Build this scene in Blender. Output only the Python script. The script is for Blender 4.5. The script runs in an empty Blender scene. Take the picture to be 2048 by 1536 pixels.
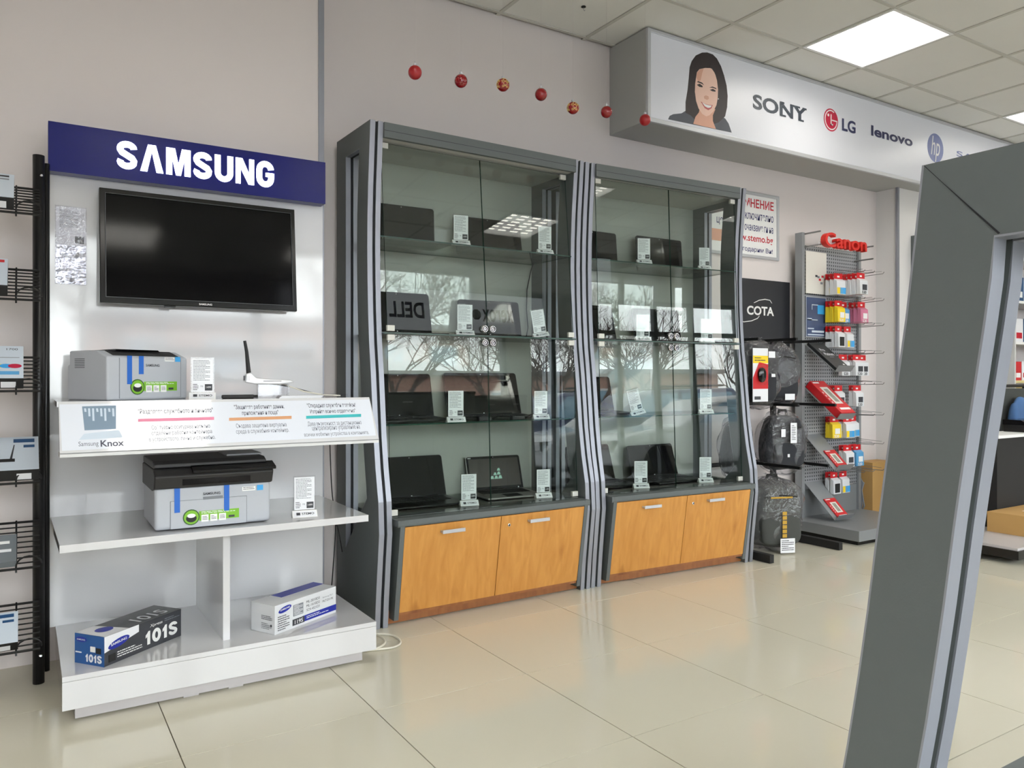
import bpy, bmesh, math, random
from math import sin, cos, pi, radians as rad
from mathutils import Vector, Matrix, noise

S = bpy.context.scene
COL = S.collection
random.seed(7)

# ------------------------------------------------------------------ camera
FPX, CY, YAW, H = 1553.0, 754.0, rad(32.2), 1.11
cd = bpy.data.cameras.new('camera')
cam = bpy.data.objects.new('camera', cd); COL.objects.link(cam)
cam.location = (0, 0, H); cam.rotation_euler = (pi/2, 0, -YAW)
cd.sensor_width = 36; cd.lens = FPX/2048*36; cd.shift_y = (CY-768)/2048
cd.clip_start = .02; cd.clip_end = 200
S.camera = cam
FW = Vector((sin(YAW), cos(YAW), 0)); RT = Vector((cos(YAW), -sin(YAW), 0)); UP = Vector((0, 0, 1))
EYE = Vector((0, 0, H))
def ray(u, v): return FW + RT*((u-1024)/FPX) + UP*((CY-v)/FPX)
def onz(u, v, z):
    r = ray(u, v); return EYE + r*((z-H)/r.z)
def ony(u, v, y):
    r = ray(u, v); return EYE + r*(y/r.y)
def onx(u, v, x):
    r = ray(u, v); return EYE + r*(x/r.x)

# ------------------------------------------------------------------ world, daylight, exposure
W = bpy.data.worlds.new('overcast_sky'); S.world = W; W.use_nodes = True
bg = W.node_tree.nodes['Background']; bg.inputs[0].default_value = (.95, .97, 1, 1); bg.inputs[1].default_value = 15
S.view_settings.view_transform = 'Standard'; S.view_settings.look = 'None'
S.view_settings.exposure = -.32; S.view_settings.gamma = 1; S.view_settings.use_curve_mapping = False
S.cycles.max_bounces = 9; S.cycles.transparent_max_bounces = 28; S.cycles.diffuse_bounces = 4
S.cycles.glossy_bounces = 5; S.cycles.sample_clamp_indirect = 6
S.cycles.caustics_reflective = False; S.cycles.caustics_refractive = False
LAMP = 17.0

# ------------------------------------------------------------------ materials
M = {}
def lin(c):
    return tuple((x/255/12.92 if x/255 <= .04045 else ((x/255+.055)/1.055)**2.4) for x in c)
def mat(name, col, rough=.5, metal=0, spec=.5, emit=0, emitc=None, var=0, vscale=20, bump=0, bscale=200, coat=0, stretch=None):
    if name in M: return M[name]
    m = bpy.data.materials.new(name); m.use_nodes = True; M[name] = m
    nt = m.node_tree; b = nt.nodes['Principled BSDF']
    c = lin(col)
    b.inputs['Base Color'].default_value = (*c, 1); b.inputs['Roughness'].default_value = rough
    b.inputs['Metallic'].default_value = metal; b.inputs['Specular IOR Level'].default_value = spec
    b.inputs['Coat Weight'].default_value = coat; b.inputs['Coat Roughness'].default_value = .05
    if emit:
        b.inputs['Emission Color'].default_value = (*lin(emitc or col), 1); b.inputs['Emission Strength'].default_value = emit
    if var or bump:
        tc = nt.nodes.new('ShaderNodeTexCoord'); mp = nt.nodes.new('ShaderNodeMapping')
        nt.links.new(tc.outputs['Object'], mp.inputs[0])
        if stretch: mp.inputs['Scale'].default_value = stretch
    if var:
        n = nt.nodes.new('ShaderNodeTexNoise'); n.inputs['Scale'].default_value = vscale; n.inputs['Detail'].default_value = 4
        nt.links.new(mp.outputs[0], n.inputs[0])
        mx = nt.nodes.new('ShaderNodeMix'); mx.data_type = 'RGBA'
        mx.inputs[6].default_value = (*[x*(1-var) for x in c], 1); mx.inputs[7].default_value = (*[min(1, x*(1+var)) for x in c], 1)
        nt.links.new(n.outputs[0], mx.inputs[0]); nt.links.new(mx.outputs[2], b.inputs['Base Color'])
    if bump:
        n = nt.nodes.new('ShaderNodeTexNoise'); n.inputs['Scale'].default_value = bscale
        nt.links.new(mp.outputs[0], n.inputs[0])
        bp = nt.nodes.new('ShaderNodeBump'); bp.inputs['Strength'].default_value = bump; bp.inputs['Distance'].default_value = .01
        nt.links.new(n.outputs[0], bp.inputs['Height']); nt.links.new(bp.outputs[0], b.inputs['Normal'])
    return m
def glass(name, tint=(.93, .97, .95), ior=1.5, rough=0.0, bump=0, milk=0):
    m = bpy.data.materials.new(name); m.use_nodes = True; nt = m.node_tree; M[name] = m
    nt.nodes.remove(nt.nodes['Principled BSDF'])
    o = nt.nodes['Material Output']; t = nt.nodes.new('ShaderNodeBsdfTransparent'); g = nt.nodes.new('ShaderNodeBsdfGlossy')
    f = nt.nodes.new('ShaderNodeFresnel'); mx = nt.nodes.new('ShaderNodeMixShader')
    t.inputs[0].default_value = (*tint, 1); g.inputs['Roughness'].default_value = rough; f.inputs[0].default_value = ior
    ge = nt.nodes.new('ShaderNodeNewGeometry'); mr = nt.nodes.new('ShaderNodeMapRange'); mr.inputs[3].default_value = ior; mr.inputs[4].default_value = 1/ior   # same reflectance from both sides of the thin pane
    nt.links.new(ge.outputs['Backfacing'], mr.inputs[0]); nt.links.new(mr.outputs[0], f.inputs[0])
    nt.links.new(f.outputs[0], mx.inputs[0]); nt.links.new(t.outputs[0], mx.inputs[1]); nt.links.new(g.outputs[0], mx.inputs[2])
    nt.links.new(mx.outputs[0], o.inputs[0])
    if milk:
        df = nt.nodes.new('ShaderNodeBsdfDiffuse'); df.inputs[0].default_value = (.8, .8, .84, 1); m2 = nt.nodes.new('ShaderNodeMixShader'); m2.inputs[0].default_value = milk
        nt.links.new(mx.outputs[0], m2.inputs[1]); nt.links.new(df.outputs[0], m2.inputs[2]); nt.links.new(m2.outputs[0], o.inputs[0])
    if bump:
        tc = nt.nodes.new('ShaderNodeTexCoord'); n = nt.nodes.new('ShaderNodeTexNoise'); n.inputs['Scale'].default_value = bump; n.inputs['Detail'].default_value = 3
        bp = nt.nodes.new('ShaderNodeBump'); bp.inputs['Strength'].default_value = .9; bp.inputs['Distance'].default_value = .02
        nt.links.new(tc.outputs['Object'], n.inputs[0]); nt.links.new(n.outputs[0], bp.inputs['Height'])
        nt.links.new(bp.outputs[0], g.inputs['Normal']); nt.links.new(bp.outputs[0], f.inputs['Normal'])
    return m
def wood(name, c1, c2):
    m = bpy.data.materials.new(name); m.use_nodes = True; nt = m.node_tree; M[name] = m; b = nt.nodes['Principled BSDF']
    tc = nt.nodes.new('ShaderNodeTexCoord'); mp = nt.nodes.new('ShaderNodeMapping'); mp.inputs['Scale'].default_value = (9, 9, .9)
    n = nt.nodes.new('ShaderNodeTexNoise'); n.inputs['Scale'].default_value = 2.6; n.inputs['Detail'].default_value = 6; n.inputs['Distortion'].default_value = 1.2
    n2 = nt.nodes.new('ShaderNodeTexNoise'); n2.inputs['Scale'].default_value = 7; n2.inputs['Detail'].default_value = 2
    mp2 = nt.nodes.new('ShaderNodeMapping'); mp2.inputs['Scale'].default_value = (1.2, 1.2, .55)
    cr = nt.nodes.new('ShaderNodeValToRGB'); cr.color_ramp.elements[0].position = .3; cr.color_ramp.elements[1].position = .72
    cr.color_ramp.elements[0].color = (*lin(c2), 1); cr.color_ramp.elements[1].color = (*lin(c1), 1)
    kr = nt.nodes.new('ShaderNodeValToRGB'); kr.color_ramp.elements[0].position = .66; kr.color_ramp.elements[1].position = .8
    kr.color_ramp.elements[0].color = (1, 1, 1, 1); kr.color_ramp.elements[1].color = (.62, .5, .4, 1)
    mu = nt.nodes.new('ShaderNodeMix'); mu.data_type = 'RGBA'; mu.blend_type = 'MULTIPLY'; mu.inputs[0].default_value = 1
    L = nt.links.new
    L(tc.outputs['Object'], mp.inputs[0]); L(mp.outputs[0], n.inputs[0]); L(n.outputs[0], cr.inputs[0])
    L(tc.outputs['Object'], mp2.inputs[0]); L(mp2.outputs[0], n2.inputs[0]); L(n2.outputs[0], kr.inputs[0])
    L(cr.outputs[0], mu.inputs[6]); L(kr.outputs[0], mu.inputs[7]); L(mu.outputs[2], b.inputs['Base Color'])
    b.inputs['Roughness'].default_value = .38
    return m
mat('wall', (223, 215, 214), .6, var=.015, vscale=2)
mat('wallwhite', (222, 220, 220), .5)
mat('ceil', (232, 231, 226), .85, var=.02, vscale=6)
mat('tbar', (200, 198, 190), .6)
mat('grout', (120, 112, 98), .8)
mat('tile', (216, 211, 194), .10, spec=.5, var=.03, vscale=1.6)
mat('alu', (152, 155, 165), .38, metal=.5)
mat('alupale', (196, 198, 203), .35, metal=.35)
mat('darkgrey', (92, 98, 99), .45, var=.03, vscale=60, bump=.04, bscale=400)
mat('core', (26, 27, 34), .6)
wood('orangewood', (206, 148, 76), (186, 126, 58))
wood('kickwood', (160, 102, 56), (138, 84, 44))
mat('glosswhite', (212, 212, 215), .09, spec=.5, coat=.8)
mat('matwhite', (212, 212, 212), .5)
mat('caseback', (174, 176, 170), .012, spec=.9)
mat('plinthgrey', (196, 192, 194), .35)
mat('navy', (20, 25, 104), .2, spec=.28)
mat('lit', (255, 255, 255), .5, emit=3.0, emitc=(245, 248, 255))
mat('white', (240, 240, 240), .5)
mat('cardwhite', (236, 237, 242), .35)
mat('ink', (58, 60, 66), .6)
mat('inkgrey', (128, 132, 140), .6)
mat('black', (16, 17, 19), .35)
mat('blackgloss', (10, 10, 12), .15, spec=.4)
mat('screen', (7, 7, 9), .05, spec=.5)
mat('tvscreen', (7, 7, 9), .08, spec=.2)
mat('blackmat', (24, 24, 26), .6)
mat('tvsheen', (60, 62, 66), .3)
mat('printergrey', (178, 182, 190), .45)
mat('printerdark', (120, 124, 130), .5)
mat('printerblack', (38, 37, 38), .5)
mat('blue', (20, 96, 190), .45)
mat('green', (120, 180, 40), .5)
mat('darkgreen', (50, 90, 35), .5)
mat('skyblue', (60, 160, 225), .5)
mat('chrome', (215, 215, 218), .15, metal=1)
mat('clear', (240, 240, 245), .1)
mat('clip', (214, 214, 206), .4)
mat('red', (200, 26, 34), .45)
mat('canonred', (214, 44, 36), .4)
mat('yellow', (240, 208, 40), .5)
mat('wire', (22, 22, 24), .35, spec=.4)
mat('steelwire', (150, 150, 150), .3, metal=.9)
mat('pack', (226, 228, 232), .35)
mat('pinkpack', (206, 120, 150), .4)
mat('cyanpack', (90, 160, 210), .4)
mat('card', (190, 150, 92), .8, var=.06, vscale=8)
mat('cable', (222, 218, 204), .45)
mat('standgrey', (150, 153, 156), .4, metal=.35)
mat('traygrey', (146, 149, 152), .42, metal=.3)
mat('peg', (168, 170, 174), .45, metal=.2)
mat('fabric', (42, 44, 50), .85, bump=.3, bscale=300)
mat('fabricgrey', (70, 72, 70), .85, bump=.3, bscale=300)
glass('glass', (.915, .95, .93))
glass('doorglass', (.925, .955, .938), 1.48)
glass('shopglass', (.96, .98, .97))
glass('poly', (.95, .95, .97), 1.7, .09, 28, .03)
glass('acrylic', (.96, .96, .97), 1.35, .03)
mat('glassedge', (34, 66, 56), .15)
mat('orn', (158, 14, 24), .36, spec=.6)
mat('orngloss', (136, 4, 14), .1, spec=.6, coat=.35)
mat('gold', (230, 200, 120), .4, metal=.5)
mat('thread', (196, 188, 186), .6)
mat('navytext', (48, 52, 110), .6)
mat('redtext', (190, 24, 44), .6)
mat('skin', (236, 198, 182), .6)
mat('skinshade', (216, 164, 142), .6)
mat('hair', (40, 30, 32), .6)
mat('suit', (74, 78, 88), .6)
mat('lip', (190, 96, 96), .6)
mat('lightface', (214, 216, 224), .3, emit=.10)
mat('litsign', (200, 204, 212), .3, emit=2.4)
mat('lgred', (184, 24, 62), .5)
mat('hpblue', (110, 120, 170), .5)

# ------------------------------------------------------------------ geometry helpers
class MB:
    def __init__(s): s.v = []; s.f = []; s.mi = []
    def add(s, vs, fs, mi=0):
        o = len(s.v); s.v += [tuple(v) for v in vs]; s.f += [[i+o for i in f] for f in fs]; s.mi += [mi]*len(fs); return s
    def box(s, x0, x1, y0, y1, z0, z1, mi=0):
        return s.add([(x0,y0,z0),(x1,y0,z0),(x1,y1,z0),(x0,y1,z0),(x0,y0,z1),(x1,y0,z1),(x1,y1,z1),(x0,y1,z1)],
                     [(0,3,2,1),(4,5,6,7),(0,1,5,4),(1,2,6,5),(2,3,7,6),(3,0,4,7)], mi)
    def hexa(s, b, t, mi=0):
        return s.add(list(b)+list(t), [(0,3,2,1),(4,5,6,7),(0,1,5,4),(1,2,6,5),(2,3,7,6),(3,0,4,7)], mi)
    def prism(s, poly, axis, a, b, mi=0):
        n = len(poly)
        def P(p, t): return {'x': (t, p[0], p[1]), 'y': (p[0], t, p[1]), 'z': (p[0], p[1], t)}[axis]
        return s.add([P(p, a) for p in poly]+[P(p, b) for p in poly],
                     [list(range(n))[::-1], [n+i for i in range(n)]]+[(i, (i+1) % n, n+(i+1) % n, n+i) for i in range(n)], mi)
    def ring(s, outer, inner, axis, a, b, mi=0):
        n = len(outer)
        def P(p, t): return {'x': (t, p[0], p[1]), 'y': (p[0], t, p[1]), 'z': (p[0], p[1], t)}[axis]
        vs = [P(p, a) for p in outer]+[P(p, a) for p in inner]+[P(p, b) for p in outer]+[P(p, b) for p in inner]
        fs = []
        for i in range(n):
            j = (i+1) % n
            fs += [(i, n+i, n+j, j), (2*n+i, 2*n+j, 3*n+j, 3*n+i), (i, j, 2*n+j, 2*n+i), (n+i, 3*n+i, 3*n+j, n+j)]
        return s.add(vs, fs, mi)
    def tube(s, pts, r, n=8, mi=0, cap=True):
        pts = [Vector(p) for p in pts]; vs = []; fs = []; N = len(pts)
        rr = r if isinstance(r, (list, tuple)) else [r]*N
        up = None
        for i, p in enumerate(pts):
            d = (pts[min(i+1, N-1)]-pts[max(i-1, 0)]).normalized()
            if up is None:
                up = Vector((0, 0, 1)) if abs(d.z) < .9 else Vector((1, 0, 0))
            a = d.cross(up)
            if a.length < 1e-5: a = d.cross(Vector((1, .3, 0)))
            a.normalize(); b = a.cross(d).normalized(); up = b
            for k in range(n):
                t = 2*pi*k/n; vs.append(p+a*(cos(t)*rr[i])+b*(sin(t)*rr[i]))
        for i in range(N-1):
            for k in range(n):
                l = (k+1) % n; fs.append((i*n+k, i*n+l, (i+1)*n+l, (i+1)*n+k))
        if cap: fs += [list(range(n))[::-1], [(N-1)*n+k for k in range(n)]]
        return s.add(vs, fs, mi)
    def lathe(s, prof, n=20, c=(0, 0, 0), mi=0):
        vs = []; fs = []
        for r, z in prof:
            for k in range(n): vs.append((c[0]+r*cos(2*pi*k/n), c[1]+r*sin(2*pi*k/n), c[2]+z))
        for i in range(len(prof)-1):
            for k in range(n):
                l = (k+1) % n; fs.append((i*n+k, i*n+l, (i+1)*n+l, (i+1)*n+k))
        fs += [list(range(n))[::-1], [(len(prof)-1)*n+k for k in range(n)]]
        return s.add(vs, fs, mi)
    def quad(s, a, b, c, d, mi=0): return s.add([a, b, c, d], [(0, 1, 2, 3)], mi)
    def mesh(s, name, mats, bevel=0, seg=2, smooth=False):
        me = bpy.data.meshes.new(name); me.from_pydata(s.v, [], s.f)
        for i, m in enumerate(s.mi): me.polygons[i].material_index = m
        bm = bmesh.new(); bm.from_mesh(me)
        bmesh.ops.recalc_face_normals(bm, faces=bm.faces)
        if bevel:
            es = [e for e in bm.edges if len(e.link_faces) == 2 and e.calc_face_angle(0) > .5]
            bmesh.ops.bevel(bm, geom=es, offset=bevel, segments=seg, affect='EDGES', profile=.5, clamp_overlap=True)
        bm.to_mesh(me); bm.free()
        for m in (mats if isinstance(mats, (list, tuple)) else [mats]): me.materials.append(M[m] if isinstance(m, str) else m)
        if smooth:
            for p in me.polygons: p.use_smooth = True
        return me
    def build(s, name, mats, parent=None, loc=(0, 0, 0), rot=(0, 0, 0), bevel=0, seg=2, smooth=False):
        return link(name, s.mesh(name, mats, bevel, seg, smooth), parent, loc, rot)
def link(name, me, parent=None, loc=(0, 0, 0), rot=(0, 0, 0)):
    o = bpy.data.objects.new(name, me); COL.objects.link(o); o.parent = parent; o.location = loc; o.rotation_euler = rot
    return o
def tag(o, label, cat, group=None):
    o['label'] = label; o['category'] = cat
    if group: o['group'] = group
    return o
def thing(name, label, cat, loc=(0, 0, 0), rz=0, group=None):
    o = bpy.data.objects.new(name, None); COL.objects.link(o); o.location = loc; o.rotation_euler = (0, 0, rz)
    o.empty_display_size = .05
    return tag(o, label, cat, group)
def struct(o): o['kind'] = 'structure'; return o
def dup(root, loc, rz, label, group=None):
    r = root.copy(); COL.objects.link(r); r.location = loc; r.rotation_euler = (0, 0, rz); r['label'] = label
    if group: r['group'] = group
    for ch in list(root.children):
        c = ch.copy(); COL.objects.link(c); c.parent = r
        for g in ch.children:
            d = g.copy(); COL.objects.link(d); d.parent = c
    return r
def bx(name, m, parent, x0, x1, y0, y1, z0, z1, bevel=0, **k): return MB().box(x0, x1, y0, y1, z0, z1).build(name, m, parent, bevel=bevel, **k)

_tc = {}
def text_mesh(s, m, bold=0, ext=0, shear=0):
    k = (s, m, bold, ext, shear)
    if k in _tc: return _tc[k]
    c = bpy.data.curves.new('lettering', 'FONT'); c.body = s; c.offset = bold; c.extrude = ext; c.shear = shear; c.resolution_u = 4
    o = bpy.data.objects.new('lettering', c); COL.objects.link(o)
    dg = bpy.context.evaluated_depsgraph_get(); dg.update()
    me = bpy.data.meshes.new_from_object(o.evaluated_get(dg)); bpy.data.objects.remove(o); bpy.data.curves.remove(c)
    me.name = 'lettering'; me.materials.clear(); me.materials.append(M[m])
    xs = [v.co.x for v in me.vertices]; ys = [v.co.y for v in me.vertices]
    x0, x1, y0, y1 = min(xs), max(xs), min(ys), max(ys)
    for v in me.vertices:
        v.co.x = (v.co.x-x0)/(x1-x0); v.co.y = (v.co.y-y0)/(y1-y0)
    _tc[k] = me; return me
def text(s, m, parent, org, w, h, rot=(pi/2, 0, 0), bold=0, ext=0, shear=0, name='lettering', zs=1):
    """lettering fitted into a w x h box whose lower left corner is org"""
    o = link(name, text_mesh(s, m, bold, ext, shear), parent, org, rot); o.scale = (w, h, zs); return o
def disc(m, parent, name, c, rx, rz, n=24, y=0, t=.0006, rot=0):
    p = [(c[0]+rx*cos(2*pi*k/n)*cos(rot)-rz*sin(2*pi*k/n)*sin(rot), c[1]+rx*cos(2*pi*k/n)*sin(rot)+rz*sin(2*pi*k/n)*cos(rot)) for k in range(n)]
    return MB().prism(p, 'y', y-t, y).build(name, m, parent)
def lines_mesh(rows, x0, x1, z0, z1, seed=0, gap=.45):
    """printed text lines, too small to read, as thin strips on the plane y=0"""
    r = random.Random(seed); b = MB(); dz = (z1-z0)/rows
    for i in range(rows):
        z = z1-dz*(i+gap); x = x0; xe = x1 if i % 3 else x0+(x1-x0)*r.uniform(.5, .95)
        while x < xe-1e-4:
            w = min(r.uniform(.04, .16)*(x1-x0), xe-x)
            b.quad((x, 0, z), (x+w, 0, z), (x+w, 0, z+dz*.4), (x, 0, z+dz*.4)); x += w+.02*(x1-x0)
    return b

# ------------------------------------------------------------------ setting
YB, YP, ZC = 3.715, 3.53, 3.13      # recessed wall, pilaster fronts, ceiling
XL, XR, YF = -3.2, 10.4, -1.9
fl = struct(bx('floor', 'grout', None, XL-.2, XR+.2, YF-.2, YB+.2, -.06, -.004))
tm = MB().box(-.2988, .2988, -.2988, .2988, -.003, 0).mesh('floor_tile', 'tile')
TX, TY, TS = .39, 2.43, .601
i0, i1 = int((XL-TX)//TS), int((XR-TX)//TS)
for i in range(i0, i1+1):
    for j in range(-7, 3):
        cx, cy = TX+(i+.5)*TS, TY+(j+.5)*TS
        if cx-.3 < XL-.02 or cx+.3 > XR+.15 or cy+.3 > YB+.15 or cy-.3 < YF-.15: continue
        link('floor_tile', tm, fl, (cx, cy, 0))
wb = struct(bx('wall_back', 'wall', None, 1.17, 5.81, YB, YB+.15, 0, ZC+.2))
struct(MB().box(XL, 1.172, YP, YB+.15, 0, ZC+.2).build('wall_pier_near', 'wall'))
struct(MB().box(5.79, XR+.1, YP, YB+.15, 0, ZC+.2).build('wall_pier_far', 'wallwhite'))
struct(bx('trim_1', 'alu', None, 1.160, 1.186, YP-.006, YP+.02, 0, ZC))
struct(bx('trim_2', 'alu', None, 5.775, 5.80, YP-.006, YP+.012, 0, ZC))
struct(bx('wall_left', 'wall', None, XL-.15, XL, YF-.15, YB+.15, 0, ZC+.2))
struct(bx('wall_right', 'wallwhite', None, XR, XR+.15, YF-.15, YB+.15, 0, ZC+.2))
# ceiling: slab, tiles and T bars
ce = struct(bx('ceiling', 'ceil', None, XL-.15, XR+.15, YF-.15, YB+.15, ZC+.12, ZC+.2))
CX, CYc = .44, .08
lamp_cells = {(0, 2), (6, 4), (6, 0), (10, 4), (10, 0), (0, -2), (3, -2), (-4, 2)}
cm = MB().box(-.29, .29, -.29, .29, .004, .014).mesh('ceiling_tile', 'ceil', bevel=.002, seg=1)
for i in range(-6, 17):
    for j in range(-3, 6):
        cx, cy = CX+(i+.5)*.6, CYc+(j+.5)*.6
        if (i, j) in lamp_cells: continue
        link('ceiling_tile', cm, ce, (cx, cy, ZC))
for i in range(-6, 18): bx('ceiling_bar', 'tbar', ce, CX+i*.6-.011, CX+i*.6+.011, YF, YB, ZC-.001, ZC+.005)
for j in range(-3, 7): bx('ceiling_bar', 'tbar', ce, XL, XR, CYc+j*.6-.011, CYc+j*.6+.011, ZC-.0015, ZC+.0048)

# lamps
mat('tube', (255, 255, 255), .5, emit=LAMP, emitc=(255, 250, 238))
mat('louvre', (244, 245, 248), .3, metal=.3)
mat('housing', (240, 240, 240), .4, emit=0)
def luminaire():
    t = thing('ceiling_lamp', '', 'lamp', group='recessed louvre lamps')
    h = MB(); h.box(-.29, .29, -.29, .29, .085, .09)
    for a, b, c, d in ((-.29, -.285, -.29, .29), (.285, .29, -.29, .29), (-.29, .29, -.29, -.285), (-.29, .29, .285, .29)): h.box(a, b, c, d, 0, .09)
    h.build('housing', 'housing', t)
    MB().ring([(-.298, -.298), (.298, -.298), (.298, .298), (-.298, .298)], [(-.28, -.28), (.28, -.28), (.28, .28), (-.28, .28)], 'z', -.003, 0).build('frame', 'housing', t)
    MB().box(-.284, .284, -.284, .284, .046, .05).build('diffuser', 'tube', t)
    lv = MB()
    for k in range(3): lv.box(-.144+k*.143, -.142+k*.143, -.28, .28, .012, .04)
    lv.build('louvre_blade', 'louvre', t)
    for k in range(7): MB().hexa([(-.28, -.245+k*.08-.001, .012), (.28, -.245+k*.08-.001, .012), (.28, -.245+k*.08+.001, .012), (-.28, -.245+k*.08+.001, .012)],
                                 [(-.28, -.245+k*.08-.002, .032), (.28, -.245+k*.08-.002, .032), (.28, -.245+k*.08+.002, .032), (-.28, -.245+k*.08+.002, .032)]).build('louvre_slat', 'louvre', t)
    return t
lum = luminaire(); first = True
LL = {(6, 4): 'square louvre ceiling lamp glowing beside the brand light box', (0, 2): 'square louvre ceiling lamp above the white printer stand',
      (10, 4): 'square louvre ceiling lamp beyond the round blue logo of the light box', (6, 0): 'square louvre ceiling lamp mirrored in the showcase glass'}
for c in sorted(lamp_cells):
    lab = LL.get(c, 'unseen square louvre ceiling lamp added for fill light')  # lamps without their own label are out of view, added to brighten the room
    L = (CX+(c[0]+.5)*.6, CYc+(c[1]+.5)*.6, ZC)
    if first: lum.location = L; lum['label'] = lab; first = False
    else: dup(lum, L, 0, lab)
t = thing('ceiling_hook', 'tiny dark hook plate in a ceiling tile above the red baubles', 'hook', (2.59, 3.38, ZC+.004))
MB().lathe([(.012, 0), (.014, -.004), (.006, -.008)], 12).build('plate', 'blackmat', t)
MB().tube([(0, 0, -.006), (0, 0, -.018), (.006, 0, -.024), (.01, 0, -.018)], .0015, 6).build('hook', 'alu', t)
# ------------------------------------------------------------------ white printer display stand
PX0, PX1, PY = .085, 1.146, 3.425
st = thing('display_stand', 'glossy white display stand with a blue lit name board and shelves', 'display stand', (0, 0, 0))
bx('back_panel', 'glosswhite', st, PX0, PX1, PY, PY+.025, .16, 2.04)
BZ = .163
bx('plinth', 'plinthgrey', st, .142, 1.12, 2.875, 3.40, .006, .055)
for x in (.47, .62): bx('foot', 'plinthgrey', st, x, x+.05, 2.878, 2.93, 0, .006)
for x in (.2, 1.02): bx('foot', 'black', st, x, x+.05, 2.92, 2.97, 0, .006)
bx('base_front', 'glosswhite', st, .104, 1.158, 2.825, 2.843, .055, .145, bevel=.001)
bx('base_body', 'glosswhite', st, .104, 1.158, 2.843, PY+.02, .055, .145)
bx('base_top', 'glosswhite', st, .104, 1.158, 2.825, PY+.02, .146, BZ, bevel=.0008)
mz0, mz1 = .553, .578
MB().hexa([(.097, 2.83, mz0), (1.128, 2.83, mz0), (1.128, PY, mz0), (.088, PY, mz0)], [(.097, 2.83, mz1), (1.128, 2.83, mz1), (1.128, PY, mz1), (.088, PY, mz1)]).build('middle_shelf', 'glosswhite', st, bevel=.0008)
q = onz(453, 1280, BZ)
bx('divider', 'glosswhite', st, q.x-.012, q.x+.012, max(q.y, 2.86), PY, BZ, mz0)
UZ = 1.03
bx('upper_shelf', 'glosswhite', st, .092, 1.158, 2.898, PY, UZ-.018, UZ, bevel=.0008)
fas = MB().prism([(2.898, UZ), (2.80, .872), (2.815, .862), (2.914, UZ-.006)], 'x', .097, 1.158).build('fascia', 'glosswhite', st)
bx('fascia_lip', 'matwhite', st, .097, 1.158, 2.80, 2.90, .858, .868)
# printed graphic on the slanted fascia: a frame whose z axis is the fascia normal
fa = math.atan2(UZ-.872, .098)
def F(u, v):
    """pixel -> (x, s) on the fascia"""
    r = ray(u, v); p0 = Vector((0, 2.80, .872)); n = Vector((0, -sin(fa), cos(fa)))
    t = (p0-EYE).dot(n)/r.dot(n); p = EYE+r*t
    return p.x, (p.y-2.80)/cos(fa)
def fprint(s, m, u0, v0, u1, v1, bold=0, off=.0008):
    a, b = F(u0, v0), F(u1, v1)
    base = F((u0+u1)/2, (v0+v1)/2)
    o = text(s, m, fas, (a[0], 2.80+cos(fa)*a[1]-sin(fa)*off, .872+sin(fa)*a[1]+cos(fa)*off), b[0]-a[0], max(.006, abs(b[1]-a[1])), rot=(fa, 0, 0), bold=bold)
    return o
def fpoly(pts, m, name, off=.0006):
    vs = []
    for u, v in pts:
        x, s = F(u, v); vs.append((x, 2.80+cos(fa)*s-sin(fa)*off, .872+sin(fa)*s+cos(fa)*off))
    MB().add(vs, [list(range(len(vs)))]).build(name, m, fas)
mat('bannerface', (226, 230, 240), .08, coat=.4); mat('barpink', (222, 130, 160), .4); mat('barmix', (206, 150, 110), .4); mat('barteal', (64, 178, 184), .4)
mat('phonepic', (120, 140, 160), .5); mat('palefade', (200, 212, 226), .5)
fpoly([(119, 809), (738.5, 799), (752, 871), (124, 902)], 'bannerface', 'banner')
def tline(s, m, x0, x1, vtop, vbot, bold=0):
    # centre line of text between u x0..x1; s heights follow the pixels at the middle
    um = (x0+x1)/2
    A, B = F(x0, (vtop+vbot)/2), F(x1, (vtop+vbot)/2); sb, stp = F(um, vbot)[1], F(um, vtop)[1]
    text(s, m, fas, (A[0], 2.80+cos(fa)*sb-sin(fa)*.0010, .872+sin(fa)*sb+cos(fa)*.0010), B[0]-A[0], stp-sb, rot=(fa, 0, 0), bold=bold)
mat('txt', (74, 76, 92), .6); mat('txt2', (104, 108, 122), .6)
tline('"Разделете служебното и личното"', 'txt', 276, 426, 817, 829, .008)
fpoly([(276, 838), (428, 834), (428, 840), (276, 844)], 'barpink', 'print_bar', .0012)
tline('Софтуерно осигурява напълно', 'txt2', 303, 420, 849, 860)
tline('отделени работни контейнера', 'txt2', 303, 424, 860, 871)
tline('в устройството: лично и служебно.', 'txt2', 298, 431, 872, 883)
tline('"Защитете работните данни,', 'txt', 468, 568, 809, 820, .008)
tline('приложения и поща"', 'txt', 484, 557, 821, 832, .008)
fpoly([(458, 836), (583, 832), (583, 838), (458, 842)], 'barmix', 'print_bar', .0012)
tline('Създава защитена виртуална', 'txt2', 472, 573, 846, 857)
tline('среда в служебния контейнер.', 'txt2', 472, 578, 857, 868)
tline('"Откраднат служебен телефон!', 'txt', 614, 711, 806, 817, .008)
tline('Изтрийте всичко отдалечено"', 'txt', 620, 711, 818, 828, .008)
fpoly([(612, 832), (722, 828), (722, 834), (612, 838)], 'barteal', 'print_bar', .0012)
tline('Дава възможност за дистанционно', 'txt2', 615, 723, 842, 852)
tline('централизирано управление на', 'txt2', 624, 720, 852, 862)
tline('всички мобилни устройства в компанията.', 'txt2', 608, 738, 863, 873)
tline('Samsung', 'txt2', 157, 197, 883, 895)
tline('Knox', 'txt', 201, 248, 880, 893, .02)
fpoly([(164, 813), (232, 811), (232, 858), (169, 861)], 'phonepic', 'picture', .0008)
fpoly([(168, 868), (238, 860), (246, 875), (158, 880)], 'palefade', 'picture', .0009)
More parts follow.
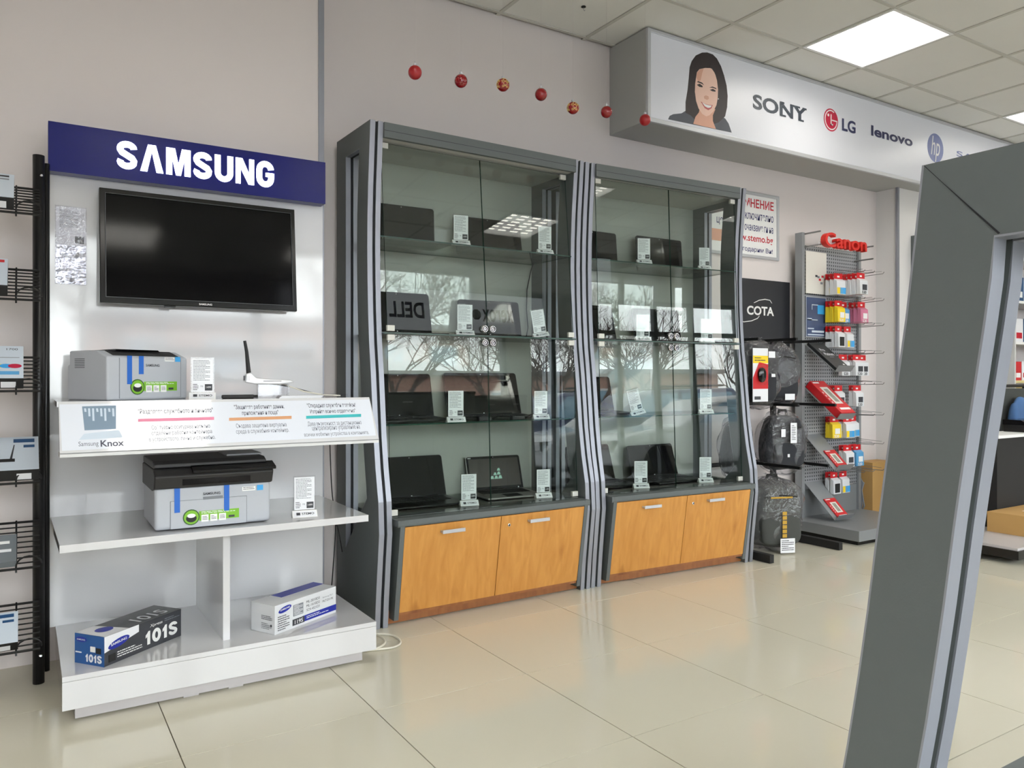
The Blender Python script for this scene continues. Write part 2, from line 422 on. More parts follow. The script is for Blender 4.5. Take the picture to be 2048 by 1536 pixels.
for k in range(8): fpoly([(168+k*8, 817), (172+k*8, 817), (173+k*8, 824+k % 3*9), (169+k*8, 824+k % 3*9)], 'palefade', 'picture', .0011)
# header board
hb = bx('header_board', 'navy', st, .079, 1.137, 3.36, PY, 1.878, 2.063, bevel=.001)
def letters_on(y, spec, m, parent, word, bold, ext=.004):
    """spec: (u0, v0, u1, v1) lower left and upper right of the word, on plane y"""
    a = ony(spec[0], spec[1], y); b = ony(spec[2], spec[3], y)
    return a, b
# lit letters placed on the board plane: cap height from the photo, the A without its bar
ya = 3.36-.002
x0 = ony(233, 310, ya).x; x1 = ony(548, 345, ya).x; zb = ony(390, 357.5, ya).z; zt = ony(390, 300.5, ya).z
zb, zt = ony(262, 339, ya).z, ony(262, 284, ya).z
def seg_letters(word, x0, x1, z0, z1, y, m, parent, th=.003):
    """blocky grotesque capitals made of polygons; A is a bare wedge"""
    wd = {'S': .98, 'A': 1.12, 'M': 1.22, 'U': .98, 'N': 1.0, 'G': .98, '1': .6, '0': .95}; gp = .13
    tot = sum(wd[c] for c in word)+gp*(len(word)-1); sc = (x1-x0)/tot; x = x0; hgt = z1-z0
    def arc(cx, cz, rx, rz, a0, a1, n=10): return [(cx+rx*cos(rad(a0+(a1-a0)*k/n)), cz+rz*sin(rad(a0+(a1-a0)*k/n))) for k in range(n+1)]
    for c in word:
        w = wd[c]*sc; polys = []
        P = lambda pts: [(x+p[0]*w, z0+p[1]*hgt) for p in pts]
        t = .36
        if c == 'A': polys = [[(0, 0), (.30, 0), (.5, .74), (.5, 1), (.33, 1)], [(1, 0), (.70, 0), (.5, .74), (.5, 1), (.67, 1)]]
        elif c == 'M': polys = [[(0, 0), (.25, 0), (.25, 1), (.0, 1)], [(.75, 0), (1, 0), (1, 1), (.75, 1)], [(.25, 1), (.25, .6), (.40, 0), (.5, 0), (.5, .42), (.36, 1)], [(.75, 1), (.75, .6), (.60, 0), (.5, 0), (.5, .42), (.64, 1)]]
        elif c == 'N': polys = [[(0, 0), (.27, 0), (.27, 1), (0, 1)], [(.73, 0), (1, 0), (1, 1), (.73, 1)], [(.27, 1), (.27, .60), (.70, 0), (.73, 0), (.73, .42), (.36, 1)]]
        elif c == 'U':
            o = [(0, 1), (0, .33)]+arc(.5, .33, .5, .35, 180, 360)[1:-1]+[(1, .33), (1, 1)]
            i = [(.32, 1), (.32, .33)]+arc(.5, .33, .18, .13, 180, 360)[1:-1]+[(.68, .33), (.68, 1)]
            polys = [[o[k], o[k+1], i[k+1], i[k]] for k in range(len(o)-1)]
        elif c == 'G':
            o = arc(.5, .66, .5, .36, 8, 180)+[(0, .34)]+arc(.5, .34, .5, .36, 180, 360)[1:]+[(1, .56)]
            i = arc(.5, .64, .17, .15, 8, 180)+[(.33, .36)]+arc(.5, .36, .17, .15, 180, 360)[1:]+[(.68, .56)]
            polys = [[o[k], o[k+1], i[k+1], i[k]] for k in range(len(o)-1)]+[[(.52, .40), (1, .40), (1, .56), (.52, .56)]]
        elif c == '1': polys = [[(.36, 0), (.86, 0), (.86, 1), (.56, 1), (.36, .86)], [(.36, .86), (.36, .62), (.08, .52), (.08, .74)]]
        elif c == '0':
            o = arc(.5, .5, .5, .52, 0, 360, 28); i = arc(.5, .5, .17, .26, 0, 360, 28)
            polys = [[o[k], o[k+1], i[k+1], i[k]] for k in range(len(o)-1)]
        elif c == 'S':
            ctr = [(.82, .73)]+[(.5+.33*cos(rad(a)), .73+.165*sin(rad(a))) for a in range(20, 200, 20)]+[(.17, .70), (.24, .60), (.5, .50), (.76, .40), (.83, .30)]+[(.5+.33*cos(rad(a)), .27-.165*sin(rad(a))) for a in range(0, 200, 20)][1:]+[(.18, .28)]
            wid = .165; o = []; i = []
            for k, p in enumerate(ctr):
                a, b = ctr[max(0, k-1)], ctr[min(len(ctr)-1, k+1)]; d = Vector((b[0]-a[0], (b[1]-a[1]))); d.normalize(); n = Vector((-d.y, d.x))
                o.append((p[0]+n.x*wid, p[1]+n.y*.115)); i.append((p[0]-n.x*wid, p[1]-n.y*.115))
            polys = [[o[k], o[k+1], i[k+1], i[k]] for k in range(len(o)-1)]
        b = MB()
        for pl in polys: b.prism(P(pl), 'y', y-th, y)
        b.build('letter', m, parent); x += w+gp*sc
seg_letters('SAMSUNG', x0, x1, zb, zt, 3.36, 'lit', hb)

# television on the back panel
tv = thing('television', 'black flat television hung on the white back panel under the blue board', 'television')
def P2(u, v, y): return ony(u, v, y)
yt, ybm = 3.375, 3.335
c = [P2(200, 604, ybm), P2(595.5, 624, ybm), P2(587, 420, yt), P2(197.5, 373.5, yt)]
wv = ((c[1]-c[0])+(c[2]-c[3]))/2; tw = .738; th = (c[3]-c[0]).length
cen = sum(c, Vector())/4
tv.location = cen; tilt = math.atan2(yt-ybm, th)
tv.rotation_euler = (-tilt, 0, 0)
tw = wv.length; print('tv', tw, th, cen)
a, b = tw/2, th/2
MB().ring([(-a, -b), (a, -b), (a, b), (-a, b)], [(-a+.022, -b+.024), (a-.018, -b+.024), (a-.018, b-.02), (-a+.022, b-.02)], 'y', -.004, .022).build('bezel', 'blackgloss', tv, bevel=.003)
MB().ring([(-a+.02, -b+.022), (a-.016, -b+.022), (a-.016, b-.018), (-a+.02, b-.018)], [(-a+.0222, -b+.0242), (a-.0182, -b+.0242), (a-.0182, b-.0202), (-a+.0222, b-.0202)], 'y', -.005, -.003).build('bezel_line', 'tvsheen', tv)
MB().box(-a+.02, a-.016, 0, .004, -b+.022, b-.018).build('screen', 'tvscreen', tv)
MB().box(-a+.06, a-.06, .02, .045, -b+.05, b-.06).build('back_cover', 'blackmat', tv, bevel=.006)
bx('speaker_bump', 'blackgloss', tv, -.15, -.11, .0, .02, -b-.006, -b)
text('SAMSUNG', 'white', tv, (-.022, -.0055, -b+.007), .05, .0075, bold=.02)
bx('wall_bracket', 'blackmat', tv, -.12, .12, .045, .05, -.08, .12)

# plastic pocket with a price sheet
pk = thing('sheet_pocket', 'clear plastic pocket with a price sheet taped beside the television', 'price sheet')
z0, z1 = ony(142, 569, PY).z, ony(142, 413, PY).z; xa, xb = ony(110, 500, PY).x, ony(173, 500, PY).x
pk.location = (xa, PY-.0005, z0); w, h = xb-xa, z1-z0
bx('sheet', 'cardwhite', pk, .003, w-.003, -.001, 0, h*.5, h-.004)
lines_mesh(16, .015, w*.72, h*.72, h*.95, 3).build('printed_text', 'inkgrey', pk, (0, -.0013, 0))
bx('price_label', 'ink', pk, w*.63, w*.92, -.0016, -.001, h*.53, h*.62)
text('199.00', 'white', pk, (w*.67, -.002, h*.55), w*.2, h*.025)
mat('foil', (206, 208, 216), .22, metal=.6, bump=1, bscale=26)
bx('crumpled_film', 'foil', pk, .002, w-.002, -.0022, -.0002, .002, h*.5)
MB().box(0, w, -.004, -.003, 0, h).build('plastic_film', 'poly', pk)

# ------------------------------------------------------------------ things on the stand
def yawbox(L, Fc, R, z):
    """bottom corners in pixels on height z -> origin (front corner), yaw of the long side, lengths"""
    l, f, r = onz(*L, z), onz(*Fc, z), onz(*R, z); d = r-f
    return l, f, r
def printer_stickers(par, x, z, s=1.0):
    disc('darkgreen', par, 'seal', (x, z), .030*s, .030*s, 20, -.0005); disc('green', par, 'seal_ring', (x, z), .026*s, .026*s, 20, -.001)
    disc('blackmat', par, 'seal_core', (x, z-.004*s), .019*s, .015*s, 18, -.0015); disc('white', par, 'seal_top', (x, z+.006*s), .015*s, .008*s, 16, -.002)
    bx('sticker', 'green', par, x+.028*s, x+.175*s, -.001, 0, z-.016*s, z+.02*s)
    for k in range(3):
        bx('sticker_icon', 'white', par, x+(.036+k*.032)*s, x+(.062+k*.032)*s, -.0016, -.001, z-.021*s, z+.006*s)
        lines_mesh(3, x+(.040+k*.032)*s, x+(.058+k*.032)*s, z-.016*s, z+.0*s, k).build('printed_text', 'ink', par, (0, -.0019, 0))
    bx('sticker_icon', 'ink', par, x+.136*s, x+.158*s, -.0016, -.001, z-.012*s, z-.004*s)
    lines_mesh(2, x+.036*s, x+.16*s, z+.008*s, z+.018*s, 5).build('printed_text', 'white', par, (0, -.0014, 0))
pr = thing('laser_printer', 'grey laser printer with blue tape strips on the upper shelf', 'printer', rz=rad(29), group=None)
# local: x right along the front, y back, z up; front at y=0
W1, D1, H1 = .32, .225, .172
pr.location = ony(214, 799, 2.955).xy.to_3d()+Vector((0, 0, UZ))
MB().prism([(0.0, 0), (D1, 0), (D1, .12), (D1-.012, .125), (D1-.012, H1), (.06, H1), (0.0, H1-.022)], 'x', 0, W1).build('body', 'printergrey', pr, bevel=.012, seg=4)
MB().prism([(.012, H1-.019), (.06, H1-.0008), (D1-.03, H1-.0008), (D1-.03, H1+.0015), (.06, H1+.0015), (.012, H1-.016)], 'x', .03, W1-.03).build('top_tray', 'black', pr)
MB().prism([(.05, H1), (D1-.05, H1), (D1-.05, H1+.004), (.06, H1+.006)], 'x', .07, W1-.08).build('paper_exit', 'blackgloss', pr)
for k in range(6): bx('vent', 'ink', pr, -.0006, .0006, D1*.55, D1*.8, H1-.03-k*.006, H1-.028-k*.006)
bx('front_door', 'printergrey', pr, .046, W1-.03, -.002, .002, .006, H1-.026, bevel=.001)
bx('seam', 'printerdark', pr, .0445, .0455, -.0012, .001, .006, H1-.026); bx('seam', 'printerdark', pr, W1-.0295, W1-.0285, -.0012, .001, .006, H1-.026)
MB().box(.073, .091, -.0035, -.002, .055, H1-.018).build('tape', 'blue', pr); MB().box(.118, .136, -.0035, -.002, .09, H1-.018).build('tape', 'blue', pr)
text('SAMSUNG', 'ink', pr, (.145, -.0028, .117), .055, .009, bold=.02)
bx('sticker', 'white', pr, .222, .262, -.0026, -.002, .137, .152); bx('sticker', 'skyblue', pr, .266, .288, -.0026, -.002, .136, .154)
lines_mesh(2, .224, .26, .139, .150, 2).build('printed_text', 'ink', pr, (0, -.003, 0))
gsub = bpy.data.objects.new('energy_sticker', None); COL.objects.link(gsub); gsub.parent = pr; gsub.location = (0, -.0022, 0)
printer_stickers(gsub, .112, .045, .92)

# multifunction printer on the middle shelf
l, f, r = onz(284, 1044, mz1), onz(309, 1065.5, mz1), onz(541, 1043, mz1)
ang = math.atan2(r.y-f.y, r.x-f.x); W2 = (r-f).length; print('mfp', W2, math.degrees(ang), f, (l-f).length)
mf = thing('multifunction_printer', 'grey and black multifunction printer with a scanner lid on the middle shelf', 'printer', f, ang)
D2 = .30; zsc = .152
MB().box(0, W2, 0, D2, .004, zsc).build('body', 'printergrey', mf, bevel=.012, seg=4)
MB().prism([(-.012, zsc-.004), (.05, zsc-.016), (D2, zsc-.016), (D2, zsc+.062), (.0, zsc+.062), (-.03, zsc+.04)], 'x', -.004, W2+.004).build('scanner_body', 'printerblack', mf, bevel=.005)
MB().prism([(.012, zsc+.064), (D2-.01, zsc+.064), (D2-.01, zsc+.088), (.04, zsc+.088), (.012, zsc+.078)], 'x', -.002, W2-.012).build('scanner_lid', 'printerblack', mf, bevel=.004)
MB().prism([(-.034, zsc+.045), (.02, zsc+.064), (.02, zsc+.072), (-.034, zsc+.056)], 'x', W2*.30, W2+.012).build('control_panel', 'blackgloss', mf, bevel=.002)
bx('paper_slot', 'blackgloss', mf, W2*.22, W2*.80, -.0245, -.012, zsc+.006, zsc+.030)
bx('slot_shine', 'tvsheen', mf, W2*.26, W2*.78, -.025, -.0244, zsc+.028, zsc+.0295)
bx('front_cover', 'printergrey', mf, W2*.13, W2*.78, -.002, .002, .006, zsc-.05, bevel=.001)
for xx in (W2*.128, W2*.781): bx('seam', 'printerdark', mf, xx-.0006, xx+.0006, -.0024, .001, .006, zsc-.05)
bx('seam', 'printerdark', mf, W2*.128, W2*.781, -.0024, .001, zsc-.0506, zsc-.0496)
bx('grip', 'printerdark', mf, W2*.40, W2*.57, -.003, 0, zsc-.052, zsc-.042)
for xx, z0 in ((W2*.16, .062), (W2*.58, .055)): bx('tape', 'blue', mf, xx, xx+.018, -.0038, -.0025, z0, zsc-.006)
text('SAMSUNG', 'ink', mf, (W2*.40, -.0032, zsc-.036), .058, .009, bold=.02)
bx('sticker', 'white', mf, W2*.74, W2*.86, -.0026, -.0005, zsc-.032, zsc-.017); bx('sticker', 'skyblue', mf, W2*.875, W2*.93, -.0026, -.0005, zsc-.033, zsc-.014)
lines_mesh(2, W2*.75, W2*.85, zsc-.030, zsc-.019, 2).build('printed_text', 'ink', mf, (0, -.003, 0))
gsub = bpy.data.objects.new('energy_sticker', None); COL.objects.link(gsub); gsub.parent = mf; gsub.location = (0, -.0022, 0)
printer_stickers(gsub, W2*.30, .042, .92)
bx('paper_tray', 'traygrey', mf, W2*.66, W2*.98, .1, D2-.05, zsc+.088, zsc+.094)

# toner boxes
mat('tonerdark', (58, 60, 66), .35, var=.25, vscale=6); mat('tonerblue', (26, 84, 150), .3, var=.2, vscale=9); mat('tonerwhite', (220, 222, 226), .4); mat('tonerlogo', (24, 40, 150), .4)
def frame_box(L, Fc, R, z, name, label):
    l, f, r = onz(*L, z), onz(*Fc, z), onz(*R, z)
    a = math.atan2(r.y-f.y, r.x-f.x); w = (r-f).length; d = (l-f).length
    t = thing(name, label, 'toner box', f, a); print(name, w, d, math.degrees(a)); return t, w, d
def logo(par, x, z, rx, rz, y=-.0012, rot=.18, word=True):
    disc('tonerlogo', par, 'oval_logo', (x, z), rx, rz, 24, y, rot=rot)
    if word: text('SAMSUNG', 'white', par, (x-rx*.74, y-.0012, z-rz*.32), rx*1.48, rz*.62, rot=(pi/2, -rot*.5, 0), bold=.02)
t1, w, d = frame_box((139.2, 1323.8), (208.6, 1334.7), (362.5, 1271), BZ, 'toner_box', 'dark grey and blue toner cartridge carton on the white base')
d = min(d, .13); h = .098
MB().box(0, w, 0, d, 0, h).build('carton', 'tonerdark', t1, bevel=.001, seg=1)
# pale fade end of the long side and blue short end
MB().add([(0, -.0005, .045), (w*.42, -.0005, h*.75), (w*.42, -.0005, h), (0, -.0005, h)], [(0, 1, 2, 3)]).build('pale_panel', 'cardwhite', t1)
MB().box(-.0008, 0, 0, d, 0, h).build('blue_end', 'tonerblue', t1)
logo(t1, w*.17, h*.66, w*.13, h*.14)
seg_letters('101S', w*.50, w*.94, h*.17, h*.64, -.0008, 'white', t1, .0006)
text('Xpress', 'white', t1, (w*.56, -.0016, h*.72), w*.17, h*.13, shear=.2, bold=.01)
lines_mesh(2, w*.76, w*.97, h*.74, h*.88, 8).build('printed_text', 'inkgrey', t1, (0, -.0016, 0))
lines_mesh(3, w*.15, w*.46, h*.12, h*.36, 9).build('printed_text', 'white', t1, (0, -.0016, 0))
bx('code_box', 'blackmat', t1, w*.05, w*.13, -.0018, 0, h*.1, h*.34)
R90 = (pi/2, 0, -pi/2)
e = bpy.data.objects.new('end_print', None); COL.objects.link(e); e.parent = t1; e.location = (-.0012, d, 0); e.rotation_euler = (0, 0, -pi/2)
seg_letters('101S', d*.38, d*.93, h*.1, h*.36, -.0006, 'cardwhite', e, .0006); logo(e, d*.24, h*.82, d*.19, h*.085, rot=0); bx('code_box', 'blackmat', e, d*.74, d*.9, -.0018, 0, h*.42, h*.6); bx('sticker', 'white', e, d*.55, d*.71, -.0018, 0, h*.45, h*.63)
bx('code_box', 'cardwhite', e, d*.04, d*.24, -.0014, 0, h*.36, h*.4)
topT = bpy.data.objects.new('top_print', None); COL.objects.link(topT); topT.parent = t1; topT.location = (0, 0, h+.0006)
MB().quad((0, 0, 0), (w*.3, 0, 0), (w*.22, d, 0), (0, d, 0)).build('pale_panel', 'cardwhite', topT)
text('101S', 'cardwhite', topT, (w*.48, d*.12, .0006), w*.40, d*.42, rot=(0, 0, 0), bold=.016)
MB().add([(w*.17+w*.09*cos(2*pi*k/24), d*.5+d*.2*sin(2*pi*k/24), .0006) for k in range(24)], [list(range(24))]).build('oval_logo', 'tonerlogo', topT)

t2, w, d = frame_box((489, 1257.5), (549.7, 1270.5), (672, 1224.4), BZ, 'toner_box', 'white toner cartridge carton with a blue stripe on the white base')
d = min(d, .125); h = .105
MB().box(0, w, 0, d, 0, h).build('carton', 'tonerwhite', t2, bevel=.001, seg=1)
bx('stripe', 'tonerlogo', t2, w*.43, w, -.0008, 0, h*.1, h*.32); bx('stripe', 'ink', t2, w*.27, w*.46, -.0010, 0, h*.09, h*.31)
bx('stripe', 'tonerlogo', t2, w*.3, w, d*.55, d*.99, h, h+.0006)
text('119S', 'white', t2, (w*.30, -.0022, h*.13), w*.13, h*.14, bold=.01)
lines_mesh(2, w*.49, w*.86, h*.15, h*.27, 4).build('printed_text', 'white', t2, (0, -.0016, 0))
logo(t2, w*.15, h*.80, w*.10, h*.10)
lines_mesh(7, w*.04, w*.22, h*.06, h*.6, 12).build('printed_text', 'ink', t2, (0, -.0012, 0))
bx('grey_panel', 'inkgrey', t2, w*.28, w*.44, -.0009, 0, h*.42, h*.82)
lines_mesh(8, w*.29, w*.43, h*.43, h*.8, 14).build('printed_text', 'cardwhite', t2, (0, -.0016, 0))
for k, s in enumerate(('ML-2010D3', 'ML-1610D2', 'SCX-4521D3')): text(s, 'ink', t2, (w*.49, -.0014, h*(.74-k*.15)), w*.22, h*.09)
text('MLT-D119S', 'ink', t2, (w*.76, -.0014, h*.56), w*.18, h*.08); text('Samsung MLT', 'inkgrey', t2, (w*.76, -.0014, h*.70), w*.18, h*.07)
e = bpy.data.objects.new('end_print', None); COL.objects.link(e); e.parent = t2; e.location = (-.0006, d, 0); e.rotation_euler = (0, 0, -pi/2)
lines_mesh(4, d*.45, d*.88, h*.12, h*.36, 3).build('printed_text', 'inkgrey', e, (0, -.0008, 0)); lines_mesh(3, d*.45, d*.9, h*.45, h*.62, 6).build('printed_text', 'ink', e, (0, -.0008, 0))
disc('ink', e, 'print_mark', (d*.86, h*.3), .004, .005, 12, -.001)
MB().add([(w*.13+w*.08*cos(2*pi*k/24), d*.45+d*.14*sin(2*pi*k/24), h+.0006) for k in range(24)], [list(range(24))]).build('oval_logo', 'tonerlogo', t2)
MB().box(-.001, w*.24, -.0005, d+.0005, h-.001, h+.0012).build('flap', 'tonerwhite', t2)

# price card on a wedge foot
_card = None
def price_card(loc, rz, label, group, s=1.0, wedge=True, lean=0):
    global _card
    if _card is None:
        t = thing('price_card', label, 'price card', loc, rz, group)
        MB().prism([(-.018, 0), (.02, 0), (.006, .024), (.0, .024)], 'x', -.046, .046).build('wedge_foot', 'white', t)
        f = MB().add([(-.041, -.0178, .003), (.041, -.0178, .003), (.041, -.0033, .021), (-.041, -.0033, .021)], [(0, 1, 2, 3)]).build('foot_label', 'cardwhite', t, (0, -.0006, .0004))
        fr = math.atan2(.024, .018)
        text('STEMO', 'ink', f, (-.012, -.0145, .0088), .046, .0095, rot=(fr, 0, 0), bold=.015)
        MB().add([(-.032, -.0152, .0075), (-.018, -.0152, .0075), (-.018, -.0083, .0165), (-.032, -.0083, .0165)], [(0, 1, 2, 3)]).build('logo_block', 'ink', f, (0, -.0012, .0008))
        MB().box(-.041, .041, .0035, .006, .02, .155).build('clear_holder', 'acrylic', t)
        c = MB().box(-.038, .038, .0015, .003, .026, .150).build('card', 'cardwhite', t, bevel=.0006, seg=1)
        lines_mesh(14, -.032, .026, .066, .144, 2).build('printed_text', 'inkgrey', c, (0, .0012, 0))
        lines_mesh(4, -.033, -.014, .030, .056, 5).build('printed_text', 'ink', c, (0, .0012, 0))
        bx('price_label', 'ink', c, .008, .034, .0008, .0015, .031, .055, bevel=.0003); text('1499', 'white', c, (.0125, .0004, .040), .017, .007)
        text('лв', 'inkgrey', c, (-.008, .0012, .044), .010, .006)
        _card = t; t.scale = (s, s, s); return t
    r = dup(_card, loc, rz, label, group); r.scale = (s, s, s)
    return r
q = onz(405, 783, UZ); q = ony(405, 790, 3.0); 
price_card((q.x, 3.0, UZ), rad(-12), 'price card on a wedge foot between the laser printer and the router', 'price cards', .98)
q = onz(609, 1033, mz1)
price_card((q.x, q.y, mz1), rad(-8), 'price card on a wedge foot beside the multifunction printer', 'price cards', 1.0)

# router on a clear box, loose antenna, cable and a flat strip
rt = thing('wifi_router', 'white router with one tall black antenna on a clear box', 'router')
q = ony(548, 793, 3.05); rt.location = (q.x, 3.08, UZ); rt.rotation_euler = (0, 0, rad(-10)); rt.scale = (1.22, 1.1, 1.18)
sh = MB()
prof = [(-.085, .050), (-.082, .078), (-.066, .083), (-.05, .066), (0, .060), (.055, .058), (.066, .05), (.03, .044), (-.055, .044)]
sh.prism(prof, 'y', -.05, .05).build('router_body', 'glosswhite', rt, bevel=.004, seg=3)
MB().box(-.03, .025, -.0515, -.05, .0535, .0555).build('status_slot', 'blackmat', rt)
for k in range(4): bx('vent_rib', 'inkgrey', rt, -.0845+k*.004, -.0835+k*.004, -.051, .051, .056, .072)
MB().tube([(-.072, -.02, .080), (-.078, -.02, .15), (-.084, -.02, .186)], [.0075, .0055, .0048], 10).build('antenna', 'blackmat', rt)
bxo = MB(); 
for a_, b_, c_, d_ in ((-.045, .05, -.04, -.038), (-.045, .05, .038, .04), (-.045, -.043, -.04, .04), (.048, .05, -.04, .04)): bxo.box(a_, b_, c_, d_, 0, .043)
bxo.build('clear_stand', 'acrylic', rt)
MB().box(-.045, .05, -.04, .04, .041, .0435).build('clear_stand_top', 'acrylic', rt)
t = thing('antenna', 'loose flat black antenna lying on the upper shelf by the price card', 'antenna', (ony(478, 787, 2.99).x, 2.99, UZ), rad(2))
MB().box(-.062, .055, -.009, .009, 0, .014).build('blade', 'blackmat', t, bevel=.004); MB().tube([(.052, 0, .007), (.068, 0, .007)], .006, 10).build('swivel', 'blackmat', t)
t = thing('network_cable', 'white network cable with plugs trailing from the router along the shelf', 'cable')
x, y = ony(590, 790, 3.0).x, 3.02
MB().tube([(x-.09, 3.05, UZ+.055), (x-.02, 3.07, UZ+.05), (x+.06, 3.08, UZ+.022), (x+.13, 3.05, UZ+.008), (x+.19, 3.02, UZ+.005)], .003, 6).build('cable_run', 'cable', t, smooth=True)
MB().tube([(x-.08, 3.10, UZ+.055), (x+.02, 3.12, UZ+.04), (x+.12, 3.11, UZ+.012)], .002, 6).build('cable_run', 'ink', t, smooth=True)
bx('plug', 'acrylic', t, x+.12, x+.165, 3.03, 3.05, UZ+.001, UZ+.014); bx('plug', 'acrylic', t, x+.18, x+.22, 3.01, 3.028, UZ+.001, UZ+.012)
t = thing('leaflet', 'thin white leaflet stack lying beside the router box', 'leaflet', (x-.01, 2.985, UZ), rad(-4))
for k in range(3): bx('sheet', 'cardwhite', t, -.06+k*.004, .1+k*.004, -.03, .03, k*.003, k*.003+.0025)

# ------------------------------------------------------------------ wire rack with router boxes
rk = thing('wire_rack', 'black metal wire basket rack standing beside the white stand', 'rack')
xp, yp = .060, 3.30
zt = ony(85, 312, yp).z
for yy in (yp,): 
    MB().tube([(xp-.012, yy, 0), (xp-.012, yy, zt)], .019, 12).build('post', 'wire', rk, smooth=True)
    MB().tube([(xp+.012, yy+.03, .03), (xp+.012, yy+.03, zt-.02)], .012, 10).build('post', 'wire', rk, smooth=True)
MB().tube([(xp-.8, yp, 0), (xp-.8, yp, zt)], .019, 12).build('post', 'wire', rk, smooth=True)
bolt = [(84, 1310), (86, 352)]
for u, v in bolt:
    p = ony(u+5, v, yp-.02); MB().lathe([(.006, 0), (.004, .003)], 10).build('bolt', 'chrome', rk, (p.x-.012, yp-.021, p.z), (pi/2, 0, 0))
levels = [(378, 428, 0), (541, 600, 1), (715, 782, 0), (905, 965, 0), (1043, 1135, 1), (1205, 1300, 1)]
mat('boxwhite', (204, 214, 226), .3); mat('boxblue', (34, 76, 120), .4); mat('boxgrey', (110, 116, 122), .4)
boxlabels = ['white router carton with a dark striped edge on the topmost wire basket', 'white router carton with a red mark on the second wire basket',
             'white network carton with coloured rings picture on the third wire basket', 'white router carton showing an antenna picture on the fourth wire basket',
             'grey carton with white print on the fifth wire basket', 'white and blue carton on the lowest wire basket']
bgeo = [(28, 345, 388, 432), (15, 515, 565, 602), (47, 683, 745, 785), (78, 862, 925, 965), (33, 1046, 1105, 1138), (36, 1200, 1268, 1308)]
for k, (vt, vb, _) in enumerate(levels):
    # sloping basket: rear high edge at yp-.02, front low edge
    zr = ony(60, vt, yp-.02).z; zf = ony(60, vb, yp-.17).z; yr, yf = yp-.02, yp-.17
    bk = bpy.data.objects.new('basket', None); COL.objects.link(bk); bk.parent = rk
    n = 9
    for i in range(n+1):
        f_ = i/n; z = zr+(zf-zr)*f_; y = yr+(yf-yr)*f_
        MB().tube([(xp-.8, y, z), (xp-.01, y, z)], .0045 if i in (0, n) else .0028, 6).build('wire', 'wire', bk)
    for x in (xp-.08, xp-.2, xp-.4, xp-.6): MB().tube([(x, yr, zr+.006), (x, yf, zf), (x, yf-.004, zf-.012)], .003, 6).build('wire', 'wire', bk)
    for x0_ in (xp-.08, xp-.24):
        MB().tube([(x0_+.075*(1-cos(a_))/2*1.0, yf-.01, zf+.012+.03*sin(a_)) for a_ in [pi*j/8 for j in range(9)]], .003, 6).build('wire', 'wire', bk)
    u1, v1, v2, v3 = bgeo[k]
    # carton lying on the slope, lower edge held by the front wire
    sl = math.atan2(zr-zf, yr-yf); sl = min(sl, rad(60))
    pR = ony(u1, v2, yf-.01)
    t = thing('router_carton', boxlabels[k], 'carton'); th_ = .045 if k != 4 else .03
    Lh = max(.10, (ony(u1, v1, yr).z-ony(u1, v2, yf).z)/max(.3, sin(sl)))
    wbx = .26
    t.location = (pR.x, yf+.002, zf+.006); t.rotation_euler = (sl, 0, 0)
    nm = 'boxgrey' if k == 4 else 'boxwhite'
    MB().box(-wbx, 0, 0, Lh, .003, .003+th_).build('carton', 'blackmat' if k != 4 else 'boxgrey', t, bevel=.001, seg=1)
    fc = MB().box(-wbx, 0, 0, Lh, .003+th_, .0045+th_).build('printed_face', nm, t)
    zt_ = .0047+th_
    if k == 3 or k == 5:
        MB().box(-.075, -.012, Lh*.82, Lh*.93, zt_, zt_+.0004).build('print', 'boxblue', fc); MB().box(-.045, -.012, Lh*.66, Lh*.74, zt_, zt_+.0004).build('print', 'boxblue', fc)
    if k == 3: MB().add([(-.085, Lh*.32, zt_+.0004), (-.078, Lh*.32, zt_+.0004), (-.071, Lh*.75, zt_+.0004), (-.074, Lh*.75, zt_+.0004)], [(0, 1, 2, 3)]).build('print', 'ink', fc); MB().box(-.12, -.07, Lh*.24, Lh*.33, zt_, zt_+.0005).build('print', 'blackmat', fc)
    if k == 2:
        for j, mm in enumerate(('yellow', 'skyblue', 'lgred')): MB().add([(-.075+j*.025+.02*cos(2*pi*i/16), Lh*.36+.012*sin(2*pi*i/16), zt_+.0004+j*.0002) for i in range(16)], [list(range(16))]).build('print', mm, fc)
        text('1700', 'ink', fc, (-.05, Lh*.86, zt_+.0005), .033, .012, rot=(0, 0, 0)); MB().box(-.12, -.012, Lh*.62, Lh*.635, zt_, zt_+.0004).build('print', 'inkgrey', fc); MB().box(-.1, -.012, Lh*.1, Lh*.2, zt_, zt_+.0004).build('print', 'cyanpack', fc)
    if k == 0: MB().box(-.12, -.015, Lh*.86, Lh*.93, zt_, zt_+.0004).build('print', 'ink', fc); MB().box(-.12, -.015, Lh*.74, Lh*.79, zt_, zt_+.0004).build('print', 'inkgrey', fc)
    if k == 1: MB().box(-.04, -.01, Lh*.85, Lh*.95, zt_, zt_+.0004).build('print', 'red', fc)
    if k == 4: MB().box(-.06, -.02, Lh*.66, Lh*.76, zt_, zt_+.0004).build('print', 'white', fc); MB().box(-.06, -.015, Lh*.36, Lh*.46, zt_, zt_+.0004).build('print', 'cardwhite', fc)
    # small white label on the lower edge
    if k != 4: MB().box(-.065, -.022, -.0006, 0, .008, .008+th_*.55).build('edge_label', 'cardwhite', t)
